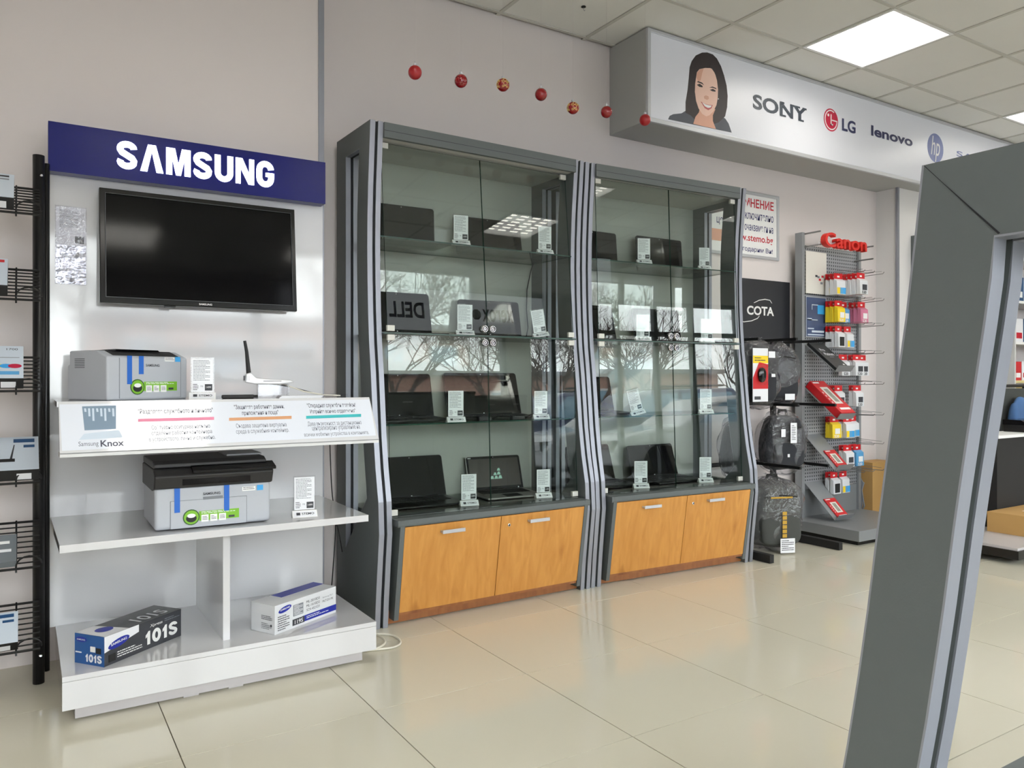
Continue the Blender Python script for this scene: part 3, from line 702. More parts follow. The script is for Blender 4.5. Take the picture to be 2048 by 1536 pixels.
# ------------------------------------------------------------------ showcases
PROF = [(2.255, .049), (2.10, .062), (1.90, .080), (1.70, .084), (1.50, .080), (1.30, .068), (1.15, .046), (.98, .028), (.84, .014), (.70, -.008), (.605, -.028), (.53, -.045), (.49, -.049), (.42, -.046), (.26, -.026), (.12, -.010), (0, 0)]
def resample(profile, ztop):
    return profile
def side_panel(par, x0, prof, zt, depth, sx=1, open_bottom=(.57, .30), legw=.115, topw=.10, mitre=False):
    """double board frame with an opening; x0 = outer face, boards go towards +x"""
    zs = [p[0] for p in prof]
    def fy(z):
        for a, b in zip(prof, prof[1:]):
            if b[0] <= z <= a[0]: t = (z-b[0])/(a[0]-b[0]); return b[1]+(a[1]-b[1])*t
        return prof[0][1]
    zin = zt-topw; zbf, zbr = open_bottom
    N = 16
    outer = []; inner = []
    for k in range(N+1):          # front leg, top to bottom
        f = k/N; zo = zt*(1-f) if k else zt; zi = zin+(zbf-zin)*f
        outer.append((fy(zo), zo)); yy = fy(zi)+legw
        if k == 0: yy = fy(zin)+legw
        inner.append((yy, zi))
    # rounded upper corner of the opening
    outer.append((depth, 0)); inner.append((depth-.115, zbr))
    outer.append((depth, zt)); inner.append((depth-.115, zin))
    bt = .024; gap = .014
    for k in range(2):
        a = x0+k*(bt+gap)
        sb = MB().ring(outer, inner, 'x', a, a+bt).build('side_board', 'darkgrey', par)
        # aluminium edging: a thin skin on the front edge and around the opening
        for loop, off, closed in ((outer[:N+1], -.0025, False), (inner, .0025, True)):
            b = MB(); n = len(loop); ext = []
            for i in range(n):
                p, q, r_ = Vector(loop[i-1] if (closed or i) else loop[0]), Vector(loop[i]), Vector(loop[(i+1) % n] if (closed or i < n-1) else loop[-1])
                d = (r_-p); d.normalize(); nn = Vector((d.y, -d.x))*(-1 if closed else 1)   # path runs downwards: (dz,-dy)
                ext.append((q.x+nn.x*abs(off)*(1 if closed else 1)*(1), q.y+nn.y*abs(off)))
            m_ = n if closed else n-1
            for i in range(m_):
                j = (i+1) % n
                b.hexa([(a, *loop[i]), (a, *loop[j]), (a, *ext[j]), (a, *ext[i])], [(a+bt, *loop[i]), (a+bt, *loop[j]), (a+bt, *ext[j]), (a+bt, *ext[i])])
            b.build('edge_trim', 'alu', sb)
    co = [(y+(.012 if i <= N else -.012), z) for i, (y, z) in enumerate(outer)]; ci = [(y-.012 if i <= N else y+.012, z) for i, (y, z) in enumerate(inner)]
    MB().ring(co, ci, 'x', x0+bt, x0+bt+gap).build('core_strip', 'core', par)
    return outer, inner
def showcase(origin, rz, WD, label, depth=.455, lean=None):
    t = thing('glass_showcase', label, 'showcase', origin, rz)
    side_panel(t, 0, PROF, 2.255, depth); side_panel(t, WD-.062, PROF, 2.255, depth)
    zt = 2.25; a, b = .062, WD-.062
    bx('top_board', 'darkgrey', t, a, b, .05, depth, zt-.022, zt)
    bx('header', 'darkgrey', t, a, b, .035, .055, zt-.066, zt+.001); bx('header_groove', 'core', t, a, b, .0345, .0352, zt-.036, zt-.034)
    bx('ceiling_board', 'matwhite', t, a, b, .07, depth-.013, zt-.06, zt-.023)
    bx('back_panel', 'caseback', t, a, b, depth-.012, depth, .48, zt-.03)
    # deck and drawer block
    MB().prism([(-.092, .462), (-.092, .484), (depth, .484), (depth, .455), (-.088, .455)], 'x', a+.008, b-.008).build('deck', 'darkgrey', t)
    bx('deck_glass', 'glass', t, a, b, -.03, depth-.015, .4845, .489)
    p0, p1 = .082, WD-.082
    for xa, xb in ((p0, p0+.022), (p1-.022, p1)):
        MB().prism([(-.094, .4835), (.2, .4835), (.2, .03), (-.022, .03)], 'x', xa, xb).build('side_plate', 'darkgrey', t)
    bx('carcass', 'core', t, p0+.022, p1-.022, .0, depth-.02, .06, .455)
    mid = (p0+p1)/2
    for k, (xa, xb) in enumerate(((p0+.0235, mid-.0015), (mid+.0015, p1-.0235))):
        yt, yb = -.088, -.026
        d = MB().hexa([(xa, yb, .062), (xb, yb, .062), (xb, yb+.018, .062), (xa, yb+.018, .062)], [(xa, yt, .452), (xb, yt, .452), (xb, yt+.018, .452), (xa, yt+.018, .452)]).build('door', 'orangewood', t, bevel=.0008, seg=1)
        sl = math.atan2(yt-yb, .39); zc = .415; xc = xa+(xb-xa)*(.47 if k == 0 else .42)
        yh = yb+(yt-yb)*(zc-.062)/.39
        h = MB(); h.box(-.058, .058, -.026, -.020, -.008, .008); h.box(-.058, -.05, -.02, 0, -.005, .005); h.box(.05, .058, -.02, 0, -.005, .005)
        h.build('handle', 'alupale', d, (xc, yh, zc), (-sl*0, 0, 0), bevel=.001)
        if k == 1:
            lk = MB().lathe([(.008, 0), (.008, .004), (.006, .005)], 14).build('lock', 'chrome', d, (xa+.045, yb+(yt-yb)*(.40-.062)/.39-.0005, .405), (pi/2, 0, 0), smooth=False)
            bx('keyhole', 'black', d, xa+.0442, xa+.0458, yh-.007, yh-.004, .401, .410)
    bx('kick_board', 'kickwood', t, .062, WD-.062, .03, .05, .004, .064)
    bx('bottom_board', 'kickwood', t, p0+.02, p1-.02, -.018, .3, .048, .062)
    # glass shelves
    for z, y0, th in ((1.75, .075, .006), (1.312, .035, .008), (.893, .075, .006)):
        g = MB().box(a, b, y0, depth-.015, z-th, z)
        g.mi = [1 if i >= 2 else 0 for i in range(6)]
        g.build('glass_shelf', ['glass', 'glassedge'], t)
    # glass doors, clips, locks
    yg = .02
    gy = lambda z: yg-.010+.065*(z-.49)/1.7      # the doors lean back a little
    for zlo, zhi in ((1.318, 2.180), (.492, 1.300)):
        for xa, xb in ((.078, WD/2-.0015), (WD/2+.0015, WD-.078)):
            g0, g1 = gy(zlo), gy(zhi)
            if lean and zlo > 1: g1 = g0+lean
            g = MB().hexa([(xa, g0-.005, zlo), (xb, g0-.005, zlo), (xb, g0, zlo), (xa, g0, zlo)], [(xa, g1-.005, zhi), (xb, g1-.005, zhi), (xb, g1, zhi), (xa, g1, zhi)]); g.mi = [1, 1, 0, 1, 0, 1]
            g.build('glass_door', ['doorglass', 'glassedge'], t)
            xe = xa if xa < .2 else xb; s_ = 1 if xa < .2 else -1
            for zc in (zlo+.012, zhi-.012):
                gc = g0+(g1-g0)*(zc-zlo)/(zhi-zlo)
                bx('clip', 'clip', t, min(xe-.002*s_, xe+.034*s_), max(xe-.002*s_, xe+.034*s_), gc-.010, gc+.006, zc-.013, zc+.013, bevel=.0015)
    for xx in (WD/2-.022, WD/2+.022):
        for zz in (1.343, 1.276):
            yk = gy(zz)
            MB().lathe([(.018, 0), (.018, .012), (.015, .016), (.009, .016), (.008, .013)], 18).build('lock_knob', 'chrome', t, (xx, yk-.005, zz), (pi/2, 0, 0)); MB().ring([(.013*cos(q), .013*sin(q)) for q in [pi*i/8 for i in range(16)]], [(.009*cos(q), .009*sin(q)) for q in [pi*i/8 for i in range(16)]], 'y', -.0005, 0).build('lock_ring', 'ink', t, (xx, yk-.0212, zz)); bx('key_slot', 'black', t, xx-.0012, xx+.0012, yk-.0216, yk-.016, zz-.005, zz+.005)
    for xx in (.09, .10): bx('foot', 'black', t, xx, xx+.03, .1, .14, 0, .03)
    return t
W1c, W2c = 1.212, 1.185
O1, A1 = Vector((1.306, 3.205, 0)), rad(1.35)
O2, A2 = Vector((2.530, 3.238, 0)), rad(-2.55)
s1 = showcase(O1, A1, W1c, 'glass showcase with curved grey sides standing next to the white printer stand', lean=.073)
s2 = showcase(O2, A2, W2c, 'glass showcase with curved grey sides standing next to the bag rack')

# ------------------------------------------------------------------ laptops
mat('laptopsilver', (150, 148, 146), .35, metal=.5); mat('laptopbronze', (70, 60, 52), .4, metal=.3); mat('keys', (22, 22, 24), .5); mat('screenon', (52, 46, 40), .25)
def laptop(wd, dp, ht, tilt, shell, scr, label, loc, rz, logo=False, group='laptops in the showcases'):
    t = thing('laptop', label, 'laptop', loc, rz, group)
    MB().prism([(-dp/2, .003), (-dp/2, .012), (dp/2, .02), (dp/2, .003)], 'x', -wd/2, wd/2).build('base', shell, t, bevel=.003)
    kb = MB()
    for r_ in range(5):
        for c_ in range(13):
            x = -wd*.42+c_*wd*.0655; y = -dp*.02+r_*dp*.085; z = .0135+(y+dp/2)/dp*.008
            kb.box(x, x+wd*.055, y, y+dp*.07, z-.002, z+.0006)
    k = kb.build('keyboard', 'keys', t); k['kind'] = 'stuff'
    zt_ = .0128+(.18)*.008
    MB().hexa([(-wd*.14, -dp*.42, .0120), (wd*.14, -dp*.42, .0120), (wd*.14, -dp*.12, .0144), (-wd*.14, -dp*.12, .0144)], [(-wd*.14, -dp*.42, .0136), (wd*.14, -dp*.42, .0136), (wd*.14, -dp*.12, .0157), (-wd*.14, -dp*.12, .0157)]).build('touchpad', 'blackmat', t)
    # lid: rounded rectangle standing on the hinge, leaning back
    def rr(x0, x1, z0, z1, r_, n=5):
        p = []
        for cx, cz, a0 in ((x1-r_, z1-r_, 0), (x0+r_, z1-r_, 90), (x0+.004, z0+.004, 180), (x1-.004, z0+.004, 270)):
            q_ = r_ if a0 < 180 else .004
            for i in range(n+1): a_ = rad(a0+90*i/n); p.append((cx+q_*cos(a_), cz+q_*sin(a_)))
        return p
    lid = MB().prism(rr(-wd/2, wd/2, 0, ht, .016), 'y', 0, .008).build('lid', shell, t, (0, dp/2-.004, .014), (-tilt, 0, 0))
    MB().prism(rr(-wd/2+.003, wd/2-.003, .003, ht-.003, .014), 'y', -.0012, 0).build('bezel', 'blackgloss', lid)
    MB().box(-wd/2+.014, wd/2-.014, -.0016, -.001, .022, ht-.016).build('screen', scr, lid)
    MB().lathe([(.0018, 0), (.0014, .0006)], 8).build('camera_dot', 'white', lid, (0, -.0014, ht-.009), (pi/2, 0, 0))
    MB().lathe([(.004, 0), (.0036, .0006)], 12).build('badge', 'cardwhite', lid, (-.01 if not logo else wd*.4, -.0014, .011), (pi/2, 0, 0))
    MB().tube([(-wd*.36, 0, .004), (wd*.36, 0, .004)], .007, 8).build('hinge', 'blackmat', lid)
    if logo:
        mat('logogreen', (150, 190, 175), .4, emit=.25)
        g = MB()
        for (x, z, s_) in ((-.02, .062, .020), (.004, .062, .020), (.028, .062, .022), (.0, .082, .018), (.022, .084, .02), (.024, .105, .018)):
            g.prism([(x-s_*.6, z), (x+s_*.5, z), (x+s_*.35, z+s_*.8), (x-s_*.2, z+s_*.8)], 'y', -.0022, -.0016)
        g.build('screen_logo', 'logogreen', lid)
        text('ASUS', 'white', lid, (-wd/2+.012, -.0018, ht-.013), .018, .006)
    return t
def inv_on(shelf_o, shelf_a, u, v, yl):
    """where the sight line of pixel (u,v) meets the plane y=yl of a showcase; returns local x"""
    d = ray(u, v); ca, sa = cos(-shelf_a), sin(-shelf_a)
    def rot(p): return Vector((p.x*ca-p.y*sa, p.x*sa+p.y*ca, p.z))
    e = rot(EYE-shelf_o); dd = rot(d); t = (yl-e.y)/dd.y
    return e+dd*t
def to_world(o, a, x, y, z): return (o.x+x*cos(a)-y*sin(a), o.y+x*sin(a)+y*cos(a), z)
ZS = [1.75, 1.312, .893, .489]
LT = [  # showcase, shelf, u of left edge (or None), u of right edge, v, width, height, tilt, rz
    (0, 0, None, 866, 470, .36, .205, 3, -3, 'black', 'screen', 'large black laptop on the top shelf at the printer stand end'),
    (0, 0, 914, 1041, 480, .36, .205, 12, -4, 'black', 'screen', 'black laptop behind a price card on the top shelf, showcase by the printer stand'),
    (0, 1, None, 862, 650, .36, .215, 12, -2, 'black', 'screen', 'black laptop with a mirrored brand name in its screen, second shelf by the printer stand'),
    (0, 1, 922, 1040, 655, .35, .20, 11, -3, 'black', 'screen', 'black laptop behind the door locks, second shelf of the showcase by the printer stand'),
    (0, 2, None, 866, 838, .36, .225, 13, -2, 'black', 'screen', 'tall black laptop on the third shelf at the printer stand end'),
    (0, 2, 897, 1038, 835, .38, .235, 17, -4, 'black', 'screen', 'wide black laptop filling the middle of the third shelf, showcase by the printer stand'),
    (0, 3, None, 888, 990, .36, .215, 18, -4, 'black', 'screen', 'black laptop with visible keyboard on the bottom deck by the printer stand'),
    (0, 3, 938, 1041, 985, .32, .19, 18, -6, 'laptopsilver', 'screenon', 'silver laptop with a pale logo on its screen on the bottom deck'),
    (1, 0, None, 1239, 520, .36, .205, 5, 3, 'black', 'screen', 'black laptop cut off by the aluminium strips, top shelf by the bag rack'),
    (1, 0, 1274, 1368, 520, .33, .205, 4, 2, 'black', 'screen', 'black laptop behind a price card on the top shelf, showcase by the bag rack'),
    (1, 1, None, 1233, 665, .36, .215, 15, 2, 'black', 'screen', 'black laptop beside the aluminium strips, second shelf of the showcase by the bag rack'),
    (1, 1, 1270, 1365, 665, .33, .205, 8, 2, 'black', 'screen', 'black laptop behind a price card on the second shelf, showcase by the bag rack'),
    (1, 2, None, 1233, 815, .34, .21, 13, 4, 'black', 'screen', 'only black laptop on the third shelf of the showcase by the bag rack'),
    (1, 3, None, 1238, 965, .34, .215, 18, 6, 'black', 'screen', 'black laptop beside the aluminium strips, bottom deck of the showcase by the bag rack'),
    (1, 3, 1266, 1360, 960, .33, .20, 18, 3, 'black', 'screen', 'black laptop behind a price card on the bottom deck, showcase by the bag rack')]
for (cidx, sh_, ul, ur, v, wd, ht, tl, rz, shell, scr, lab) in LT:
    o, a, WD = ((O1, A1, W1c), (O2, A2, W2c))[cidx]
    yl = .36 if tl < 14 else .34
    xr = inv_on(o, a, ur, v, yl).x
    xc = xr-wd/2 if ul is None else (inv_on(o, a, ul, v, yl).x+xr)/2
    if ul is not None: wd = (xr-inv_on(o, a, ul, v, yl).x)
    xc = max(xc, .078+wd/2)
    dp = min(.20, wd*.62) if sh_ != 3 else .23
    L = to_world(o, a, xc, yl-dp/2+.004, ZS[sh_])
    laptop(wd, dp, ht, rad(tl), shell, scr, lab, L, a+rad(rz), logo=(shell == 'laptopsilver'))
CT = [(0, 0, 922, 485, .96, 'price card between the two laptops on the top shelf by the printer stand'), (0, 0, 1090, 500, .96, 'price card apart from the laptops, top shelf of the showcase by the printer stand'),
      (0, 1, 930, 660, 1, 'price card between the two laptops on the second shelf by the printer stand'), (0, 1, 1082, 664, .93, 'tilted price card on the second shelf of the showcase by the printer stand'),
      (0, 2, 912, 836, 1, 'price card in front of the wide laptop on the third shelf by the printer stand'), (0, 2, 1082, 833, .96, 'price card past the wide laptop on the third shelf by the printer stand'),
      (0, 3, 938, 1003, 1, 'price card between two open laptops on the bottom deck by the printer stand'), (0, 3, 1087, 988, .96, 'price card beside the silver laptop on the bottom deck'),
      (1, 0, 1288, 523, .96, 'price card before the laptop on the top shelf by the bag rack'), (1, 0, 1409, 535, .86, 'price card at the bag rack end of the top shelf'),
      (1, 1, 1286, 667, 1, 'price card before the laptop on the second shelf by the bag rack'), (1, 1, 1414, 675, .96, 'price card at the bag rack end of the second shelf'),
      (1, 2, 1276, 814, .96, 'tilted price card on the third shelf of the showcase by the bag rack'), (1, 2, 1412, 814, .96, 'upright price card at the bag rack end of the third shelf'),
      (1, 3, 1282, 970, 1, 'price card before the laptop on the bottom deck by the bag rack'), (1, 3, 1411, 962, .98, 'price card at the bag rack end of the bottom deck')]
for (cidx, sh_, u, v, s_, lab) in CT:
    o, a, WD = ((O1, A1, W1c), (O2, A2, W2c))[cidx]
    yl = .10 if sh_ != 3 else .075
    p = inv_on(o, a, u, v, yl)
    r_ = price_card(to_world(o, a, p.x, yl, ZS[sh_]), a+rad(-14 if cidx == 0 else -20), lab, 'price cards', s_)
    if 'tilted' in lab: r_.rotation_euler = (0, rad(-9 if cidx == 0 else -14), a+rad(-14)); r_.location.z += .006
# charger cable inside the first showcase
t = thing('charger_cable', 'thin dark charger cable hanging down the back of the showcase by the printer stand', 'cable')
p = inv_on(O1, A1, 1075, 505, .42); pts = []
for u, v in ((1075, 505), (1062, 540), (1054, 580), (1053, 620), (1056, 655)):
    q = inv_on(O1, A1, u, v, .42); pts.append(to_world(O1, A1, q.x, .42, max(q.z, 1.318)))
MB().tube(pts, .003, 6).build('cable_run', 'blackmat', t, smooth=True); MB().tube([pts[-1], (pts[-1][0]-.08, pts[-1][1]-.1, 1.317)], .003, 6).build('cable_run', 'blackmat', t)
for k, (u0, u1, v) in enumerate(((955, 1062, 835), (1022, 1100, 832))):
    t = thing('power_adapter', ('flat black power adapter with a coiled lead on the third shelf', 'black adapter lead lying before the card on the third shelf')[k], 'adapter')
    q = inv_on(O1, A1, u0, v, .105); L = to_world(O1, A1, q.x, .105, ZS[2]); t.location = L; t.rotation_euler = (0, 0, rad(-10))
    bx('brick', 'blackmat', t, 0, .07, -.02, .02, 0, .022, bevel=.004)
    MB().tube([(.07, 0, .01), (.10, -.015, .02), (.12, .0, .03), (.11, .02, .02), (.09, .025, .004)], .0025, 6).build('lead', 'blackmat', t, smooth=True)

# ------------------------------------------------------------------ red baubles on threads
BU = [(830, 143, 0), (922, 160, 1), (1006, 168, 2), (1082, 187, 1), (1146, 214, 2), (1213, 222, 1), (1290, 238, 0)]
BL = ['matt red bauble at the printer stand end of the hanging row', 'shiny red bauble next to the matt one at the printer stand end', 'red bauble with golden scrolls and a pale golden top',
      'shiny red bauble between the two with golden scrolls', 'red bauble with golden scrolls over a red top', 'shiny red bauble between a scrolled one and the light box corner', 'matt red bauble in front of the light box corner']
for k, (u, v, kind) in enumerate(BU):
    p = ony(u, v+2, 2.87); R_ = .0275
    t = thing('bauble', BL[k], 'bauble', p, rad(random.uniform(0, 90)), 'red baubles hung on threads')
    MB().lathe([(.001, -R_)]+[(R_*sin(rad(a_)), -R_*cos(rad(a_))*1.02) for a_ in range(12, 180, 12)]+[(.001, R_*1.02)], 24).build('ball', 'orn' if kind == 0 else 'orngloss', t, smooth=True)
    MB().lathe([(.007, R_*.95), (.0075, R_*1.28), (.0055, R_*1.34), (.002, R_*1.36)], 12).build('cap', 'alupale', t)
    MB().tube([(.004*cos(a_), 0, R_*1.4+.004*sin(a_)+.003) for a_ in [2*pi*i/10 for i in range(11)]], .0008, 5).build('loop', 'alupale', t)
    MB().tube([(0, 0, R_*1.5), (0, 0, ZC-p.z)], .0003, 4).build('thread', 'thread', t)
    if kind == 2:
        g = MB()
        for ph in range(4):
            a0 = ph*pi/2+.4
            def sp(lat, lon): return (R_*1.012*cos(lat)*cos(lon), R_*1.012*cos(lat)*sin(lon), R_*1.02*sin(lat))
            g.tube([sp(.9-.18*i, a0+.35*sin(i*.9)) for i in range(9)], .0012, 5); g.tube([sp(.9-.18*i, a0-.35*sin(i*.9)) for i in range(9)], .0012, 5)
            for lat, lon in ((.3, a0+.5), (-.5, a0+.4), (-.5, a0-.4), (.3, a0-.5)):
                g.tube([sp(lat+.14*cos(i*pi/4), lon+.14*sin(i*pi/4)) for i in range(9)], .001, 5)
        g.build('gold_scroll', 'gold', t)
        if k == 2: MB().lathe([(.001, R_*1.03), (R_*.35, R_*.97), (R_*.55, R_*.86), (R_*.62, R_*.81)][::-1], 20).build('pale_top', 'gold', t)

# ------------------------------------------------------------------ brand light box
mat('casegrey', (172, 173, 172), .5)
lb = thing('light_box', 'long white light box with brand names and a portrait under the ceiling', 'light box')
X0 = 3.047; YF0 = 3.372; ZB, ZT2 = 2.592, ZC-.004; X1b = 9.6
bx('casing', 'casegrey', lb, X0, X1b, YF0+.012, YB-.001, ZB, ZT2)
MB().ring([(X0-.002, ZB-.006), (X1b, ZB-.006), (X1b, ZT2), (X0-.002, ZT2)], [(X0+.022, ZB+.02), (X1b-.02, ZB+.02), (X1b-.02, ZT2-.022), (X0+.022, ZT2-.022)], 'y', YF0-.006, YF0+.014).build('frame', 'alupale', lb, bevel=.003)
face = bx('lit_face', 'lightface', lb, X0+.02, X1b-.02, YF0+.001, YF0+.012, ZB+.018, ZT2-.02)
def LP(u, v):
    p = ony(u, v, YF0); return (p.x, p.z)
def lpoly(pts, m, name, lay, par=None):
    P_ = [LP(*p) for p in pts]
    return MB().prism(P_, 'y', YF0+.0008-lay*.0004, YF0+.001).build(name, m, par or face)
Z4 = lambda x, y: (1240+x/4.876, 40+y/4.876)
por = bpy.data.objects.new('portrait_print', None); COL.objects.link(por); por.parent = lb
lpoly([Z4(*p) for p in [(470, 968), (485, 935), (520, 918), (600, 910), (640, 885), (720, 930), (900, 960), (990, 930), (1030, 965), (1060, 1010), (1090, 1098)]], 'suit', 'jacket', 1, por)
lpoly([Z4(*p) for p in [(640, 905), (640, 800), (660, 680), (672, 560), (680, 460), (700, 400), (740, 345), (800, 318), (850, 316), (905, 335), (945, 375), (985, 450), (1015, 540), (1040, 640), (1050, 740), (1045, 850), (1025, 940), (960, 1000), (870, 1030), (760, 1000), (690, 930)]], 'hair', 'hair', 2, por)
lpoly([Z4(*p) for p in [(735, 945), (770, 900), (780, 840), (930, 870), (905, 930), (905, 985), (935, 1062), (830, 1040), (715, 1012)]], 'skinshade', 'neck', 3, por)
lpoly([Z4(*p) for p in [(742, 560), (750, 510), (775, 480), (830, 468), (890, 470), (925, 520), (945, 590), (955, 680), (952, 760), (940, 830), (910, 890), (870, 930), (840, 940), (800, 915), (765, 860), (742, 790), (730, 700), (733, 620)]], 'skin', 'face', 4, por)
lpoly([Z4(*p) for p in [(745, 560), (752, 512), (780, 482), (815, 474), (800, 520), (785, 590), (760, 600)]], 'skinshade', 'face_shade', 5, por)
lpoly([Z4(*p) for p in [(870, 466), (905, 480), (940, 560), (960, 660), (985, 640), (960, 520), (915, 440), (880, 430)]], 'hair', 'hair_lock', 5, por)
lpoly([Z4(*p) for p in [(748, 632), (775, 622), (805, 645), (802, 658), (772, 652)]], 'hair', 'eye', 6, por); lpoly([Z4(*p) for p in [(875, 682), (905, 672), (932, 690), (928, 700), (900, 696)]], 'hair', 'eye', 6, por)
lpoly([Z4(*p) for p in [(748, 604), (762, 597), (800, 612), (818, 636), (795, 622)]], 'hair', 'brow', 6, por); lpoly([Z4(*p) for p in [(868, 660), (900, 650), (935, 664), (940, 676), (905, 662)]], 'hair', 'brow', 6, por)
lpoly([Z4(*p) for p in [(818, 745), (835, 735), (862, 745), (866, 770), (848, 780), (822, 768)]], 'skinshade', 'nose', 6, por)
lpoly([Z4(*p) for p in [(785, 795), (820, 815), (865, 828), (902, 830), (890, 862), (860, 880), (825, 860)]], 'lip', 'mouth', 6, por); lpoly([Z4(*p) for p in [(800, 806), (830, 822), (865, 833), (893, 836), (880, 855), (855, 858), (825, 842)]], 'white', 'teeth', 7, por)
lpoly([Z4(*p) for p in [(955, 765), (962, 765), (962, 775), (955, 775)]], 'white', 'earring', 6, por)
def lword(s, m, u0, vb0, u1, vt1, bold=0, shear=0, h=None, vm=None):
    """word from u0 to u1; vb = baseline v at u0, vt = top v at u0"""
    a_, b_ = LP(u0, vb0), LP(u0, vt1); x1_ = LP(u1, 300)[0]
    return text(s, m, face, (a_[0], YF0-.0008, a_[1]), x1_-a_[0], b_[1]-a_[1], bold=bold, shear=shear)
mat('sonyink', (52, 60, 72), .5); mat('lenovoink', (44, 48, 88), .5)
lword('SONY', 'sonyink', 1506, 217, 1613, 187, .028)
a_ = LP(1506, 217); b_ = LP(1613, 232); hh = LP(1506, 187)[1]-a_[1]; ww = b_[0]-a_[0]
sf = MB()
for fx in (.505, .615, .66, .70, .87): pass
for x0_, x1_, top in ((.50, .60, 0), (.68, .77, 1), (.50, .57, 1), (.78, .87, 1), (.92, 1.0, 1), (.845, .945, 0)):
    zc = a_[1]+(hh-.012 if top else 0); sf.box(a_[0]+ww*x0_, a_[0]+ww*x1_, YF0-.0014, YF0-.0006, zc, zc+.012)
sf.build('serif', 'sonyink', face)
c_ = LP(1662, 240); rx = (LP(1676.5, 240)[0]-LP(1648, 240)[0])/2; rz_ = rx
disc('lgred', face, 'round_logo', c_, rx, rz_, 32, YF0+.0006); 
lr = MB()
def arcp(c, r0, r1, a0, a1, n=20): return [(c[0]+r0*cos(rad(a0+(a1-a0)*i/n)), c[1]+r0*sin(rad(a0+(a1-a0)*i/n))) for i in range(n+1)]+[(c[0]+r1*cos(rad(a1+(a0-a1)*i/n)), c[1]+r1*sin(rad(a1+(a0-a1)*i/n))) for i in range(n+1)]
P_ = arcp(c_, rx*.88, rx*.78, 60, 360)
n_ = 20
for i in range(n_): lr.prism([P_[i], P_[i+1], P_[2*n_+1-i-1], P_[2*n_+1-i]], 'y', YF0-.0009, YF0-.0001)
lr.box(c_[0]+rx*.1, c_[0]+rx*.88, YF0-.0009, YF0-.0001, c_[1]-.004, c_[1]+.004); lr.box(c_[0]-rx*.06, c_[0]+rx*.06, YF0-.0009, YF0-.0001, c_[1]-rx*.45, c_[1]+rx*.5); lr.box(c_[0]-rx*.06, c_[0]+rx*.28, YF0-.0009, YF0-.0001, c_[1]-rx*.45, c_[1]-rx*.33)
lr.build('logo_line', 'white', face); disc('white', face, 'logo_dot', (c_[0]-rx*.38, c_[1]+rx*.38), rx*.13, rx*.13, 14, YF0-.0001)
lword('LG', 'lenovoink', 1684, 261, 1711, 236, .03); lword('lenovo', 'lenovoink', 1742, 271, 1825, 250, .03)
c_ = LP(1871, 296); rx = (LP(1887, 296)[0]-LP(1855, 296)[0])/2
disc('hpblue', face, 'round_logo', c_, rx, rx, 32, YF0+.0006); text('hp', 'white', face, (c_[0]-rx*.55, YF0-.0006, c_[1]-rx*.95), rx*1.1, rx*1.75, shear=.25)
lword('SAMSUNG', 'hpblue', 1913, 312, 2040, 301, .01)

# ------------------------------------------------------------------ notice and dark brand panel on the wall
pz0, pz1 = ony(1552, 522, YB).z, ony(1556, 394, YB).z; px1 = ony(1556, 450, YB).x; px0 = px1-.735
po = thing('framed_notice', 'white framed notice with red and blue lettering half hidden by the showcase', 'notice', (px0, YB, pz0))
w, h = px1-px0, pz1-pz0
MB().ring([(0, 0), (w, 0), (w, h), (0, h)], [(.022, .022), (w-.022, .022), (w-.022, h-.022), (.022, h-.022)], 'y', -.014, 0).build('frame', 'alupale', po, bevel=.004)
sh = bx('sheet', 'white', po, .02, w-.02, -.005, -.001, .02, h-.02)
def prow(s, m, u0, u1, vt, vb, bold):
    a_ = ony(u0, 450, YB).x-px0; b_ = ony(u1, 450, YB).x-px0; um = (u0+u1)/2
    text(s, m, sh, (a_, -.0058, ony(um, vb, YB).z-pz0), b_-a_, ony(um, vt, YB).z-ony(um, vb, YB).z, bold=bold)
prow('МНЕНИЕ', 'redtext', 1487, 1546, 400, 417.5, .022)
prow('изключително', 'navytext', 1478, 1545.5, 428, 441, .006)
prow('ценни за', 'navytext', 1432, 1481, 437, 452, .006)
prow('очакваме ги на', 'navytext', 1488, 1545, 452, 464, .006)
prow('www.stemo.bg', 'redtext', 1460, 1544.5, 469, 487, .014)
prow('Благодарим Ви!', 'navytext', 1465, 1544, 494, 506, .006)
bx('picture', 'skinshade', sh, .04, .25, -.0058, -.005, .09, .17)
cz0, cz1 = ony(1577, 684, YB).z-.25, ony(1577, 565.5, YB).z; cx1 = ony(1577, 600, YB).x; cx0 = cx1-.62
cp = thing('brand_sign', 'black wall panel with white lettering and arcs above the bags', 'panel', (cx0, YB, cz0))
w, h = cx1-cx0, cz1-cz0
mat('panelblack', (40, 41, 46), .4)
pb = bx('board', 'panelblack', cp, 0, w, -.012, 0, 0, h)
xa, xb = ony(1491, 620, YB).x-cx0, ony(1545, 625, YB).x-cx0; za, zb2 = ony(1518, 631, YB).z-cz0, ony(1518, 613, YB).z-cz0
text('COTA', 'white', pb, (xa, -.0128, za), xb-xa, zb2-za, bold=.03)
def arcline(pts, m, par, name='arc', r_=.0035):
    MB().tube([(ony(u, v, YB).x-cx0, -.012, ony(u, v, YB).z-cz0) for u, v in pts], [r_*(.4+.6*sin(pi*(i+.5)/len(pts))) for i in range(len(pts))], 6).build(name, m, par)
arcline([(1505, 606), (1515, 601), (1527, 599), (1537, 601), (1541, 607)], 'white', pb)
arcline([(1470, 640), (1485, 644), (1500, 642), (1512, 637), (1516, 632)], 'white', pb)
